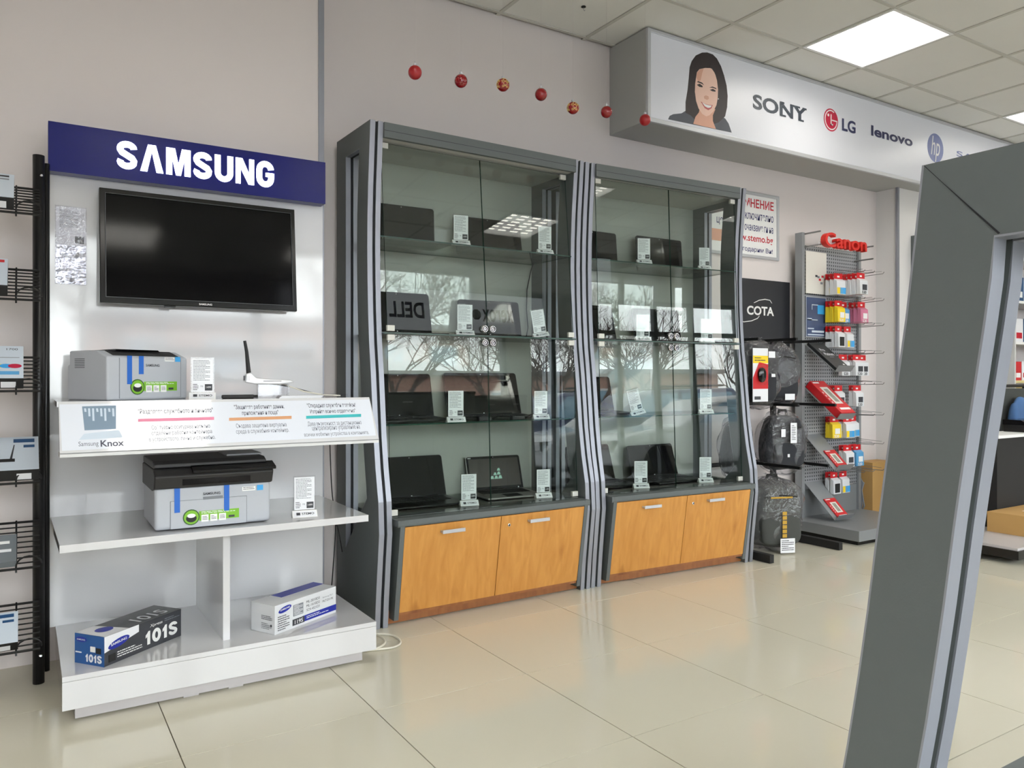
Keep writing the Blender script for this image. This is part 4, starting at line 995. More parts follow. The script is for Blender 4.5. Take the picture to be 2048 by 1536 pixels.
# ------------------------------------------------------------------ bag rack and wrapped bags
br = thing('bag_rack', 'black metal rack with long arms holding wrapped bags', 'rack')
for x in (3.77, 4.43):
    bx('foot', 'blackmat', br, x-.018, x+.018, 3.085, 3.66, .002, .05); bx('post', 'blackmat', br, x-.015, x+.015, 3.60, 3.63, .05, 1.36)
for z in (.53, .93, 1.34): bx('crossbar', 'blackmat', br, 3.77, 4.43, 3.6, 3.625, z-.012, z+.012)
arms = [(4.07, 1.345, 3.14), (4.39, 1.345, 3.13), (4.40, .93, 3.10), (4.06, .935, 3.12), (4.08, .545, 3.12), (4.38, .54, 3.14), (3.85, 1.345, 3.25)]
for x, z, ye in arms: MB().box(x-.008, x+.008, ye, 3.6, z-.009, z+.009).build('arm', 'black', br)
def blob(c, r, n=3.0, amp=.02, freq=6, seed=0, nu=28, nv=20, taper=0, wrinkle=0):
    vs = []; fs = []
    def sg(x, p): return math.copysign(abs(x)**p, x)
    e = 2/n
    for j in range(nv+1):
        la = -pi/2+pi*j/nv
        for i in range(nu):
            lo = 2*pi*i/nu
            x = sg(cos(la), e)*sg(cos(lo), e); y = sg(cos(la), e)*sg(sin(lo), e); z = sg(sin(la), e)
            k = 1-taper*(z+1)/2
            p = Vector((x*r[0]*k, y*r[1]*k, z*r[2]))
            d = noise.noise(p*freq+Vector((seed, seed*2, 0)))*amp
            if wrinkle: d += abs(noise.noise(p*Vector((1, 1, .35)).length*0+Vector((p.x*22, p.y*22, p.z*7))+Vector((seed, 0, seed))))*wrinkle
            q = p+p.normalized()*d
            vs.append((c[0]+q.x, c[1]+q.y, c[2]+q.z))
    for j in range(nv):
        for i in range(nu):
            k = (i+1) % nu; fs.append((j*nu+i, j*nu+k, (j+1)*nu+k, (j+1)*nu+i))
    return MB().add(vs, fs)
def bag(name, label, c, r, m, seed, taper=.12, neck=True):
    t = thing(name, label, 'bag', c, rad(-20), 'bags in clear plastic')
    blob((0, 0, 0), r, 3.6, .02, 7, seed, taper=taper).build('bag_body', m, t, smooth=True)
    blob((0, -.002, -r[2]*.42), (r[0]*.74, r[1]*.35, r[2]*.45), 4, .008, 9, seed).build('front_pocket', m, t, (0, -r[1]*.80, 0), smooth=True)
    MB().tube([(-r[0]*.25, 0, r[2]*.9), (-r[0]*.15, 0, r[2]*1.15), (r[0]*.15, 0, r[2]*1.15), (r[0]*.25, 0, r[2]*.9)], .010, 6).build('carry_handle', 'blackmat', t, smooth=True)
    MB().tube([(-r[0]*.6, -r[1]*.93, r[2]*.55), (0, -r[1]*1.04, r[2]*.62), (r[0]*.6, -r[1]*.93, r[2]*.55)], .004, 6).build('zip', 'black', t)
    wrp = blob((0, 0, 0), (r[0]*1.10, r[1]*1.16, r[2]*1.08), 2.8, .03, 9, seed+5, 40, 28, taper=taper, wrinkle=.03)
    wrp.build('plastic_wrap', 'poly', t, smooth=True)
    # loose gathered top of the plastic
    nk = []; nn_ = 18
    for j, (kz, kr) in enumerate(((.80, .95), (.96, .60), (1.06, .30), (1.12, .16), (1.2, .28))):
        nk.append([((r[0]*kr*(1+.16*sin(i*2.1+j)))*cos(2*pi*i/nn_), (r[1]*kr*(1+.3*sin(i*3.3+j*2)))*sin(2*pi*i/nn_), r[2]*kz) for i in range(nn_)])
    b = MB().add([p for row in nk for p in row], [(j*nn_+i, j*nn_+(i+1) % nn_, (j+1)*nn_+(i+1) % nn_, (j+1)*nn_+i) for j in range(4) for i in range(nn_)])
    b.build('wrap_neck', 'poly', t)
    return t
b1 = bag('laptop_bag', 'dark backpack in clear plastic with a red and yellow mouse packet on it', (3.95, 3.36, 1.13), (.138, .08, .195), 'fabric', 1)
b2 = bag('laptop_bag', 'dark bag in loose clear plastic hanging behind the one with the mouse packet', (4.27, 3.44, 1.13), (.13, .08, .185), 'fabric', 3)
b3 = bag('laptop_bag', 'dark bag in clear plastic with a barcode strip on the middle arms', (4.22, 3.37, .685), (.145, .085, .18), 'fabric', 5, .05)
b4 = bag('backpack', 'large dark grey backpack with yellow trim in clear plastic on the floor', (4.08, 3.34, .235), (.19, .115, .213), 'fabricgrey', 8, .16)
b5 = bag('laptop_bag', 'dark bag in crinkled plastic seen through the showcase side below the middle arms', (3.84, 3.42, .66), (.10, .075, .17), 'fabric', 11)
# things fixed to the bags
def bagpatch(par, name, m, x0, x1, z0, z1, y): return MB().box(x0, x1, y-.001, y, z0, z1).build(name, m, par)
mp = thing('mouse_packet', 'red and white hanging packet with a computer mouse on the wrapped backpack', 'packet')
yv = 3.245
def Q(u, v): p = ony(u, v, yv); return p.x, p.z
x0, z1 = Q(1506, 696); x1, z0 = Q(1536, 803); mp.location = (x0, yv, z0); w, h = x1-x0, z1-z0
MB().box(0, w, 0, .004, 0, h).build('card', 'cardwhite', mp); bx('yellow_band', 'yellow', mp, 0, w, -.001, 0, h*.72, h*.86)
MB().prism([(0, h*.24), (w, h*.24), (w, h*.70), (w*.4, h*.74), (0, h*.45)], 'y', -.0012, 0).build('red_field', 'red', mp)
blob((w*.5, -.012, h*.5), (w*.24, .016, h*.14), 2.2, 0).build('mouse', 'blackgloss', mp, smooth=True)
bx('code_box', 'ink', mp, w*.1, w*.5, -.0015, 0, h*.04, h*.10); lines_mesh(2, w*.1, w*.8, h*.74, h*.83, 3).build('printed_text', 'ink', mp, (0, -.0018, 0))
blob((w*.5, -.012, h*.5), (w*.36, .026, h*.19), 2.4, 0).build('blister', 'acrylic', mp, smooth=True)
for par, x0, x1, z0, z1, y in ((b1, .03, .075, .10, .14, -.105), (b1, .05, .075, -.02, 0, -.105), (b2, -.02, .05, -.17, -.13, -.112), (b3, -.075, -.045, .04, .09, -.112), (b3, -.03, -.015, -.09, -.07, -.112)):
    bagpatch(par, 'label', 'cardwhite', x0, x1, z0, z1, y)
bagpatch(b3, 'barcode_label', 'cardwhite', -.01, .035, .0, .13, -.113); lines_mesh(9, -.002, .026, .015, .115, 4).build('printed_text', 'ink', b3, (0, -.1142, 0))
bagpatch(b4, 'white_label', 'cardwhite', -.03, .07, -.225, -.135, -.152); lines_mesh(6, -.022, .062, -.215, -.145, 4).build('printed_text', 'ink', b4, (0, -.1535, 0))
mat('yellowtrim', (190, 150, 50), .6)
for k in range(6): bagpatch(b4, 'yellow_letter', 'yellowtrim', -.012, .018, -.13+k*.028, -.108+k*.028, -.146)
bagpatch(b4, 'yellow_trim', 'yellowtrim', -.09, .06, .115, .125, -.143)

# ------------------------------------------------------------------ ink stand
cs = thing('ink_stand', 'grey perforated stand with hooks, sloping trays and red 3D lettering', 'stand')
PXa, PXb, PYc = 4.71, 5.42, 3.62
zt = ony(1600, 466, PYc).z
bx('post', 'standgrey', cs, PXa, PXa+.03, PYc-.03, PYc+.03, .08, zt); bx('post', 'standgrey', cs, PXb-.03, PXb, PYc-.02, PYc+.03, .08, zt-.05)
m = mat('pegboard', (150, 152, 157), .45, metal=.2)
nt = m.node_tree; L_ = nt.links.new; b_ = nt.nodes['Principled BSDF']
tc = nt.nodes.new('ShaderNodeTexCoord'); sc_ = nt.nodes.new('ShaderNodeVectorMath'); sc_.operation = 'MULTIPLY'; sc_.inputs[1].default_value = (40, 0, 40)
fr = nt.nodes.new('ShaderNodeVectorMath'); fr.operation = 'FRACTION'; sb = nt.nodes.new('ShaderNodeVectorMath'); sb.operation = 'DISTANCE'; sb.inputs[1].default_value = (.5, 0, .5)
lt = nt.nodes.new('ShaderNodeMath'); lt.operation = 'LESS_THAN'; lt.inputs[1].default_value = .26
mx = nt.nodes.new('ShaderNodeMix'); mx.data_type = 'RGBA'; mx.inputs[6].default_value = (*lin((160, 162, 167)), 1); mx.inputs[7].default_value = (*lin((70, 72, 76)), 1)
L_(tc.outputs['Object'], sc_.inputs[0]); L_(sc_.outputs[0], fr.inputs[0]); L_(fr.outputs[0], sb.inputs[0]); L_(sb.outputs['Value'], lt.inputs[0]); L_(lt.outputs[0], mx.inputs[0]); L_(mx.outputs[2], b_.inputs['Base Color'])
for k in range(5):
    z0 = .30+k*(zt-.08-.30)/5; bx('perforated_panel', 'pegboard', cs, PXa+.03, PXb-.03, PYc, PYc+.012, z0, z0+(zt-.08-.30)/5-.003)
bx('lower_panel', 'standgrey', cs, PXa+.03, PXb-.03, PYc, PYc+.012, .09, .295)
bx('base', 'traygrey', cs, 4.625, 5.44, 3.085, PYc+.04, .03, .10, bevel=.003); bx('base_foot', 'black', cs, 4.66, 5.40, 3.12, PYc, 0, .03)
for x, v in ((PXa+.03, 466), (PXa+.03, 492), (PXb-.06, 480), (PXb-.06, 506)):
    z = ony(1600, v, PYc).z-.01; MB().tube([(x, PYc, z), (x, PYc-.16, z)], .006, 8).build('sign_arm', 'steelwire', cs)
# header: white arc board and red letters
ax0, ax1 = ony(1638, 480, 3.47).x, ony(1720, 490, 3.47).x; az = ony(1640, 492, 3.47).z
MB().prism([(ax0, az), (ax0, az+.03)]+[(ax0+(ax1-ax0)*k/8, az+.03+.045*sin(pi*k/8)) for k in range(1, 8)]+[(ax1, az+.03), (ax1, az)], 'y', 3.468, 3.474).build('header_board', 'white', cs)
lx0, lx1 = ony(1646, 480, 3.44).x, ony(1729, 495, 3.44).x; lz0, lz1 = ony(1660, 495, 3.44).z, ony(1660, 466, 3.44).z
text('Canon', 'canonred', cs, (lx0, 3.44, lz0), lx1-lx0, lz1-lz0, bold=.012, ext=.02, name='red_letters')
# posters on the panel
def PP(u, v, y=PYc-.02): p = ony(u, v, y); return p.x, p.z
def sheet(u0, u1, vt, vb, m, name, y=PYc-.02):
    xa, za = PP(u0, vb, y); xb, zb = PP(u1, (vt+vb)/2, y); zt_ = PP(u0, vt, y)[1]
    return bx(name, m, cs, xa, xb, y, y+.004, za, zt_), xa, xb, za, zt_
mat('posterblue', (70, 84, 118), .3, var=.3, vscale=9); mat('cream', (232, 228, 220), .4)
s_, xa, xb, za, zb = sheet(1612, 1653, 501, 586, 'cream', 'paper_sheet')
for k, (fx, fz, mm) in enumerate(((.62, .32, 'redtext'), (.75, .40, 'redtext'), (.45, .40, 'ink'), (.55, .38, 'inkgrey'), (.9, .34, 'inkgrey'), (.7, .24, 'inkgrey'))):
    bx('print', mm, s_, xa+(xb-xa)*fx, xa+(xb-xa)*(fx+.10), PYc-.0215, PYc-.02, za+(zb-za)*fz, za+(zb-za)*(fz+.05))
s_, xa, xb, za, zb = sheet(1611, 1652, 592, 674, 'posterblue', 'poster')
MB().ring([(xa, za), (xb, za), (xb, zb), (xa, zb)], [(xa+.006, za+.006), (xb-.006, za+.006), (xb-.006, zb-.006), (xa+.006, zb-.006)], 'y', PYc-.023, PYc-.019).build('poster_frame', 'alupale', s_)
bx('print', 'skyblue', s_, xa+(xb-xa)*.58, xa+(xb-xa)*.92, PYc-.0215, PYc-.02, za+(zb-za)*.58, za+(zb-za)*.8)
for fx, fz, gx, gz in ((.3, .79, .3, .02), (.3, .68, .02, .11), (.08, .42, .5, .02), (.08, .42, .22, .05), (.1, .05, .8, .03), (.3, .12, .6, .05), (.1, .2, .3, .03)):
    bx('print', 'palefade', s_, xa+(xb-xa)*fx, xa+(xb-xa)*(fx+gx), PYc-.0217, PYc-.02, za+(zb-za)*fz, za+(zb-za)*(fz+gz))
# sloping trays
TR = [(688, (1669, 742)), (775, (1672, 838)), (870, (1669, 940)), (965, (1669, 1040))]
tx0, tx1 = 4.77, 4.95; trays = []
for k, (vb_, fl_) in enumerate(TR):
    zb = ony(1614, vb_, PYc-.02).z; f_ = onx(*fl_, tx0); yf, zf = f_.y, f_.z
    dz, dy = zb-zf, (PYc-.01)-yf
    tr = MB().prism([(PYc-.005, zb), (yf, zf), (yf, zf-.004), (PYc-.005, zb-.005)], 'x', tx0, tx1).build('tray', 'traygrey', cs)
    n = Vector((dy, dz)).normalized(); nn = Vector((-n.y, n.x))
    MB().prism([(yf, zf-.004), (yf-.004, zf-.004), (yf-.004+nn.x*.05, zf+nn.y*.05), (yf+nn.x*.05, zf+nn.y*.05)], 'x', tx0, tx1).build('tray_lip', 'traygrey', tr)
    MB().prism([(PYc-.005, zb), (PYc-.005, zb-.06), (PYc-.05, zb-.04)], 'x', tx0-.003, tx0).build('bracket', 'standgrey', tr)
    trays.append((yf, zf, math.atan2(dz, dy), (dy**2+dz**2)**.5))
mat('paperpic', (150, 150, 140), .4, var=.5, vscale=60)
def photo_pack(k, s0, s1, th, label, m, x0, x1, kind):
    yf, zf, an, ln = trays[k]
    t = thing('photo_paper', label, 'photo paper', (x0, yf, zf)); t.rotation_euler = (an, 0, 0); w = x1-x0
    MB().box(0, w, ln*s0, ln*s1, .001, .001+th).build('pack', m, t, bevel=.001, seg=1)
    z = .0014+th; a_, b_ = ln*s0, ln*s1
    if kind == 'red':
        MB().box(w*.25, w*.78, a_+(b_-a_)*.28, a_+(b_-a_)*.80, z, z+.0004).build('picture', 'cream', t)
        MB().box(w*.38, w*.66, a_+(b_-a_)*.34, a_+(b_-a_)*.74, z+.0004, z+.0008).build('picture_print', 'paperpic', t)
        MB().box(w*.08, w*.5, a_+(b_-a_)*.92, a_+(b_-a_)*.96, z, z+.0004).build('print', 'white', t); MB().box(w*.2, w*.9, a_+(b_-a_)*.10, a_+(b_-a_)*.16, z, z+.0004).build('print', 'white', t)
        for j in range(4): MB().box(w*.09, w*.14, a_+(b_-a_)*(.3+.1*j), a_+(b_-a_)*(.35+.1*j), z, z+.0004).build('print', 'white', t)
    else:
        text('Pro', 'cardwhite', t, (w*.25, a_+(b_-a_)*.66, z+.0003), w*.3, .03, rot=(0, 0, 0), bold=.01); text('Platinum', 'cardwhite', t, (w*.25, a_+(b_-a_)*.50, z+.0003), w*.62, .03, rot=(0, 0, 0), bold=.01)
        MB().box(w*.4, w*.7, a_+(b_-a_)*.43, a_+(b_-a_)*.45, z, z+.0003).build('print', 'inkgrey', t); MB().box(w*.75, w*.86, a_+(b_-a_)*.14, a_+(b_-a_)*.18, z, z+.0003).build('print', 'white', t)
    return t
mat('bookblack', (40, 42, 44), .4)
photo_pack(0, .0, .98, .02, 'black photo paper box on the uppermost sloping tray', 'bookblack', 4.78, 4.94, 'black')
photo_pack(1, .0, 1.02, .055, 'thick red photo paper box on the second sloping tray', 'red', 4.78, 4.94, 'red')
photo_pack(2, .0, .52, .006, 'thin red photo paper pack at the lip of the third sloping tray', 'red', 4.815, 4.94, 'red')
photo_pack(3, .0, .52, .006, 'thin red photo paper pack at the lip of the lowest sloping tray', 'red', 4.815, 4.94, 'red')
# hooks and blister packs
HX = [5.0, 5.115, 5.23, 5.345]
rows = [(568, [(0, 3, 'mix'), (1, 5, 'pack'), (2, 2, 'pack')], 'first'), (622, [(0, 3, 'yellow'), (1, 1, 'cyanpack'), (2, 3, 'pinkpack')], 'second'), (672, [(0, 3, 'dark'), (1, 2, 'mix')], 'third'),
        (728, [(1, 1, 'pack'), (2, 2, 'pack'), (3, 1, 'pack')], 'fourth'), (790, [(0, 3, 'pack'), (2, 2, 'pack')], 'fifth'), (852, [(0, 2, 'yellow'), (1, 2, 'mix'), (2, 1, 'mix')], 'sixth'),
        (910, [(1, 2, 'pack'), (2, 2, 'cyanpack')], 'seventh'), (963, [(0, 2, 'dark'), (1, 1, 'mix')], 'lowest')]
_packs = {}
def ink_pack(kind, loc, label, group):
    if kind in _packs: return dup(_packs[kind], loc, rad(random.uniform(-6, 6)), label, group)
    t = thing('ink_pack', label, 'ink pack', loc, 0, group)
    MB().prism([(-.045, -.005), (.045, -.005), (.045, -.056), (-.045, -.056)], 'y', -.001, .001).build('header_card', 'red', t)
    MB().box(-.012, .012, -.0016, -.001, -.034, -.022).build('brand_mark', 'white', t)
    body = {'mix': 'pack', 'dark': 'pack'}.get(kind, kind)
    MB().prism([(-.001, -.045), (-.026, -.062), (-.030, -.16), (.004, -.16), (.002, -.045)], 'x', -.045, .045).build('blister', body, t, bevel=.003)
    if kind == 'mix': 
        for j, mm in enumerate(('yellow', 'cyanpack', 'skyblue')): MB().box(-.044+j*.029, -.015+j*.029, -.0312, -.0302, -.155, -.11).build('colour_block', mm, t)
    elif kind == 'dark': bx('picture', 'blackmat', t, -.03, .03, -.0312, -.0300, -.15, -.085)
    else:
        bx('picture', 'ink' if kind == 'pack' else 'white', t, -.02, .03, -.0305, -.029, -.13, -.09)
        text('520', 'white' if kind != 'pack' else 'ink', t, (-.03, -.0318, -.156), .05, .02, bold=.02)
    _packs[kind] = t; return t
KN = {'mix': 'yellow and blue', 'pack': 'pale grey', 'yellow': 'yellow', 'cyanpack': 'light blue', 'pinkpack': 'pink', 'dark': 'black and white'}
for v, ps, rn in rows:
    zc = H+(CY-v)/FPX*5.68
    zh = zc+.075
    for hi in (1, 2, 3) if rn not in ('sixth', 'seventh') else (2, 3):
        x = HX[hi]
        hk = MB().tube([(x, PYc, zh), (x, PYc-.01, zh), (x, PYc-.245, zh+.004), (x, PYc-.255, zh+.016)], .0026, 6)
        hk.tube([(x, PYc, zh+.03), (x, PYc-.02, zh+.031), (x, PYc-.235, zh+.022)], .0016, 5); hk.build('hook', 'steelwire', cs)
    for hi, n, kind in ps:
        if hi == 0: MB().tube([(HX[0], PYc, zh), (HX[0], PYc-.16, zh)], .0026, 6).build('hook', 'steelwire', cs)
        for j in range(n):
            y = PYc-.045-.036*j-(.03 if hi else 0)
            ink_pack(kind, (HX[hi], y, zh), '%s ink blister pack with red header on the %s hook row' % (KN[kind], rn), 'ink packs, %s hook row, %s' % (rn, KN[kind]))
# cardboard box, cable coil, grey board on the far pier
t = thing('cardboard_box', 'plain brown cardboard box standing between the ink stand and the pier', 'box', (5.49, 3.55, 0))
bx('carton', 'card', t, 0, .27, 0, .14, 0, .455, bevel=.002); bx('flap_seam', 'kickwood', t, .002, .268, .066, .072, .455, .4558)
t = thing('cable_bundle', 'loose grey cables bundled on the floor behind the ink stand', 'cable')
for k in range(4): MB().tube([(5.45+.004*k, 3.66, .5-.06*k), (5.455, 3.63-.01*k, .3), (5.46, 3.60+.02*k, .12), (5.455, 3.65, .02), (5.45, 3.70, .012)], .006, 6).build('cable_run', 'inkgrey', t, smooth=True)
t = thing('wall_board', 'flat grey board hung on the white pier beyond the ink stand', 'board', (5.965, YP, .85))
bx('board', 'darkgrey', t, 0, .6, -.05, 0, 0, 1.38); MB().ring([(0, 0), (.6, 0), (.6, 1.38), (0, 1.38)], [(.015, .015), (.585, .015), (.585, 1.365), (.015, 1.365)], 'y', -.056, -.05).build('frame', 'traygrey', t)

# ------------------------------------------------------------------ half height showcase close to the camera
FP = [(1.342, .071), (1.27, .063), (1.196, .055), (1.073, .037), (.969, .022), (.85, .007), (.727, -.011), (.641, -.026), (.55, -.043), (.49, -.05), (.40, -.046), (.26, -.03), (.12, -.012), (0, 0)]
fg = thing('low_showcase', 'grey half height showcase with an open curved side frame and aluminium edges', 'showcase', (.897, .55, 0), pi)
FD = .455; WF = 1.15
side_panel(fg, 0, FP, 1.342, FD, open_bottom=(.56, .33), legw=.082, topw=.088); side_panel(fg, -WF, FP, 1.342, FD, open_bottom=(.56, .33), legw=.082, topw=.088)
MB().add([(.0626, .0725, 1.3405), (.0626, .0705, 1.3415), (.0626, .1475, 1.2545), (.0626, .1495, 1.2555)], [(0, 1, 3, 2)]).build('mitre_joint', 'core', fg)
a, b = -WF+.062, 0
bx('top_board', 'darkgrey', fg, a, b, .06, FD, 1.318, 1.34); bx('deck', 'darkgrey', fg, a, b, -.085, FD, .455, .484)
bx('back_rail', 'darkgrey', fg, a, b, FD-.02, FD, 1.26, 1.318)
bx('carcass', 'core', fg, a+.03, b-.03, 0, FD-.02, .06, .455); bx('kick_board', 'kickwood', fg, a, b, .03, .05, .004, .064)
md = (a+b)/2
for xa, xb in ((a+.03, md-.002), (md+.002, b-.03)):
    d = MB().hexa([(xa, -.02, .062), (xb, -.02, .062), (xb, 0, .062), (xa, 0, .062)], [(xa, -.078, .452), (xb, -.078, .452), (xb, -.058, .452), (xa, -.058, .452)]).build('door', 'orangewood', fg)
    bx('handle', 'alupale', d, (xa+xb)/2-.055, (xa+xb)/2+.055, -.10, -.094, .405, .42)

# ------------------------------------------------------------------ corner of the shop seen through the open frame
t = thing('floor_platform', 'low pale grey display platform with a dark edge near the far wall', 'platform')
bx('top', 'plinthgrey', t, 4.95, 6.9, 2.28, 2.87, .085, .10); bx('edge', 'black', t, 4.94, 6.91, 2.27, 2.88, .035, .085); bx('plinth', 'blackmat', t, 5.1, 6.8, 2.40, 2.80, 0, .035)
t = thing('shipping_carton', 'brown carton with a white label lying on the low platform', 'carton', (5.35, 2.40, .10))
bx('carton', 'card', t, 0, .55, 0, .25, 0, .13, bevel=.002); bx('label', 'white', t, .02, .10, -.001, 0, .02, .11); lines_mesh(3, .03, .09, .03, .1, 2).build('printed_text', 'ink', t, (0, -.0015, 0)); bx('tape_strip', 'cream', t, .2, .5, .1, .13, .13, .1306)
t = thing('desk', 'black desk with a solid front panel behind the platform', 'desk', (5.5, 2.66, .10))
bx('front_panel', 'blackmat', t, 0, 1.1, 0, .025, 0, .60); bx('side_panel', 'blackmat', t, 0, .025, .025, .18, 0, .60); bx('side_panel', 'blackmat', t, 1.075, 1.1, .025, .18, 0, .60); bx('desk_top', 'white', t, -.02, 1.12, -.02, .2, .60, .62)
t = thing('printer', 'low black office printer standing on the black desk', 'printer', (5.95, 2.66, .72))
bx('body', 'black', t, 0, .4, 0, .18, 0, .05, bevel=.006); MB().prism([(0, .05), (.18, .05), (.18, .085), (.06, .085)], 'x', 0, .4).build('lid', 'blackgloss', t)
t = thing('office_chair', 'black framed office chair with a blue jacket over its back behind the desk', 'chair', (6.62, 3.05, 0))
MB().tube([(-.22, .02, .62), (-.24, .03, .8), (-.21, .05, 1.04), (.21, .05, 1.04), (.24, .03, .8), (.22, .02, .62)], .014, 8).build('back_frame', 'black', t)
MB().box(-.19, .19, .03, .04, .64, 1.02).build('back_mesh', 'fabricgrey', t); bx('seat', 'fabric', t, -.23, .23, -.13, .12, .45, .52, bevel=.02)
MB().tube([(0, 0, .06), (0, 0, .45)], .025, 10).build('column', 'black', t); MB().tube([(-.25, .02, .62), (-.27, -.08, .68), (-.26, -.12, .66)], .012, 8).build('armrest', 'black', t)
for k in range(5): MB().tube([(0, 0, .08), (.16*cos(k*1.2566+.3), .16*sin(k*1.2566+.3), .03)], .014, 6).build('leg', 'black', t)
jk = thing('jacket', 'crumpled blue denim jacket hanging over the office chair', 'jacket', (6.64, 3.02, .80)); mat('denim', (70, 104, 150), .85, var=.2, vscale=12)
blob((0, 0, 0), (.17, .035, .16), 2.4, .03, 8, 4).build('cloth', 'denim', jk, smooth=True); blob((-.16, -.01, -.02), (.04, .04, .13), 2.2, .01, 8, 6).build('sleeve', 'denim', jk, smooth=True)
t = thing('display_shelving', 'pale wooden shelving with boxes along the far wall', 'shelving', (6.9, 3.20, 0)); mat('palewood', (214, 196, 140), .5)
bx('back_board', 'palewood', t, 0, 2.4, .28, .30, 0, 1.02); bx('side_panel', 'matwhite', t, 0, .02, .0, .28, 0, 2.1); bx('side_panel', 'matwhite', t, 2.38, 2.4, .0, .28, 0, 2.1)
for z in (.35, .80, 1.06, 1.38, 1.72, 2.08): bx('shelf', 'palewood' if z < 1.1 else 'white', t, .02, 2.38, .0, .28, z, z+.022)
random.seed(3)
for r_, (z, hs) in enumerate(((1.082, .18), (1.402, .2), (1.742, .2))):
    x = 6.94
    for k in range(14):
        w = random.uniform(.09, .15); h = hs*random.uniform(.7, 1)
        nm = ('red', 'cardwhite', 'boxblue', 'cardwhite', 'red', 'pinkpack')[(k+r_) % 6]
        tt = thing('software_box', 'small %s carton in the row on the %s shelf by the far wall' % ({'red': 'red', 'cardwhite': 'white', 'boxblue': 'blue', 'pinkpack': 'pink'}[nm], ('lower', 'middle', 'upper')[r_]), 'carton', (x, 3.215, z), 0, 'cartons on the far shelving, row %d %s' % (r_+1, nm))
        bx('carton', nm, tt, 0, w, 0, .1, 0, h, bevel=.001); bx('print', 'white' if nm != 'cardwhite' else 'redtext', tt, w*.15, w*.85, -.0008, 0, h*.15, h*.4); x += w+.012

# cables on the floor by the white stand
t = thing('floor_cable', 'cream power cable looping out from behind the white stand onto the floor', 'cable')
def fz(u, v, z=.006): p = onz(u, v, z); return (p.x, p.y, z)
pts = [(1.22, 3.42, .012), (1.215, 3.25, .008), (1.205, 3.08, .008), (1.20, 2.98, .008)]+[fz(u, v) for u, v in ((742, 1272), (762, 1268), (785, 1271), (799, 1279), (800, 1288), (785, 1295), (762, 1298), (742, 1300), (722, 1302))]
def smooth_pts(P, n=5):
    P = [Vector(p) for p in P]; out = []
    for i in range(len(P)-1):
        a_, b_, c_, d_ = P[max(0, i-1)], P[i], P[i+1], P[min(len(P)-1, i+2)]
        for k in range(n):
            s = k/n; out.append(.5*((2*b_)+(c_-a_)*s+(2*a_-5*b_+4*c_-d_)*s*s+(3*b_-a_-3*c_+d_)*s**3))
    return out+[P[-1]]
MB().tube(smooth_pts(pts), .0045, 8).build('cable_run', 'cable', t, smooth=True)
MB().tube(smooth_pts([(1.235, 3.42, .022), (1.23, 3.2, .016), (1.215, 3.05, .014), fz(745, 1268, .008), fz(765, 1276, .014), fz(770, 1286, .014), fz(755, 1296, .014), fz(738, 1299, .008), fz(715, 1303, .006)]), .0045, 8).build('cable_run', 'cable', t, smooth=True)
t = thing('thin_wire', 'thin dark wires drooping behind the white stand beside the showcase', 'cable')
MB().tube(smooth_pts([(1.20, 3.50, .95), (1.21, 3.49, .6), (1.225, 3.48, .45), (1.215, 3.47, .3), (1.20, 3.46, .15)]), .0025, 6).build('wire', 'black', t); MB().tube(smooth_pts([(1.19, 3.48, .52), (1.23, 3.47, .42), (1.25, 3.46, .3)]), .0025, 6).build('wire', 'black', t)

# ------------------------------------------------------------------ shop front behind the camera (mirrored in the glass)
ZW = 2.55
wf = MB()
wf.box(XL, -1.2, YF-.2, YF, -.5, ZC+.2); wf.box(-1.2, XR, YF-.2, YF, ZW, ZC+.2); wf.box(5.6, 5.95, YF-.2, YF, -.5, ZW); wf.box(-1.2, 5.6, YF-.2, YF, -.5, .45); wf.box(8.6, XR, YF-.2, YF, -.5, ZW); wf.box(5.95, 8.6, YF-.2, YF, -.5, 0)
struct(wf.build('wall_front', 'wallwhite'))
mat('mullion', (70, 74, 78), .4, metal=.3)
def window(n, x0, x1, z0, z1, bars, transom):
    w = bpy.data.objects.new('window_%d' % n, None); COL.objects.link(w); struct(w)
    MB().ring([(x0, z0), (x1, z0), (x1, z1), (x0, z1)], [(x0+.05, z0+.05), (x1-.05, z0+.05), (x1-.05, z1-.05), (x0+.05, z1-.05)], 'y', YF-.12, YF-.04).build('window_frame', 'mullion', w)
    for x in bars: bx('mullion', 'mullion', w, x-.03, x+.03, YF-.12, YF-.04, z0+.05, z1-.05)
    if transom: bx('transom', 'mullion', w, x0+.05, x1-.05, YF-.12, YF-.04, transom-.03, transom+.03)
    xs = [x0+.05]+list(bars)+[x1-.05]
    for a_, b_ in zip(xs, xs[1:]): bx('pane', 'shopglass', w, a_+.001, b_-.001, YF-.084, YF-.078, z0+.05, z1-.05)
window(1, -1.2, 2.2, .45, ZW, (.5,), None); window(2, 2.2, 5.6, .45, ZW, (3.6,), None); window(3, 5.95, 8.6, 0, ZW, (6.4, 7.05, 7.7), 2.1)
# light box over the shop front, its words mirrored in the laptop screens
ob = thing('brand_light_box', 'grey light box with brand names over the shop window, mirrored in laptop screens', 'light box', (2.4, YF+.001, 2.55))
bx('casing', 'traygrey', ob, 0, 3.9, 0, .03, 0, .56); fc = bx('lit_face', 'litsign', ob, .02, 3.88, .03, .034, .02, .54)
text('DELL', 'navytext', fc, (4.43-2.4, .0355, .17), .48, .2, rot=(pi/2, 0, pi), bold=.03); text('xerox', 'ink', fc, (5.77-2.4, .0355, .17), .49, .17, rot=(pi/2, 0, pi), bold=.02)
disc('ink', fc, 'round_logo', (5.19-2.4, .26), .07, .07, 20, .036)
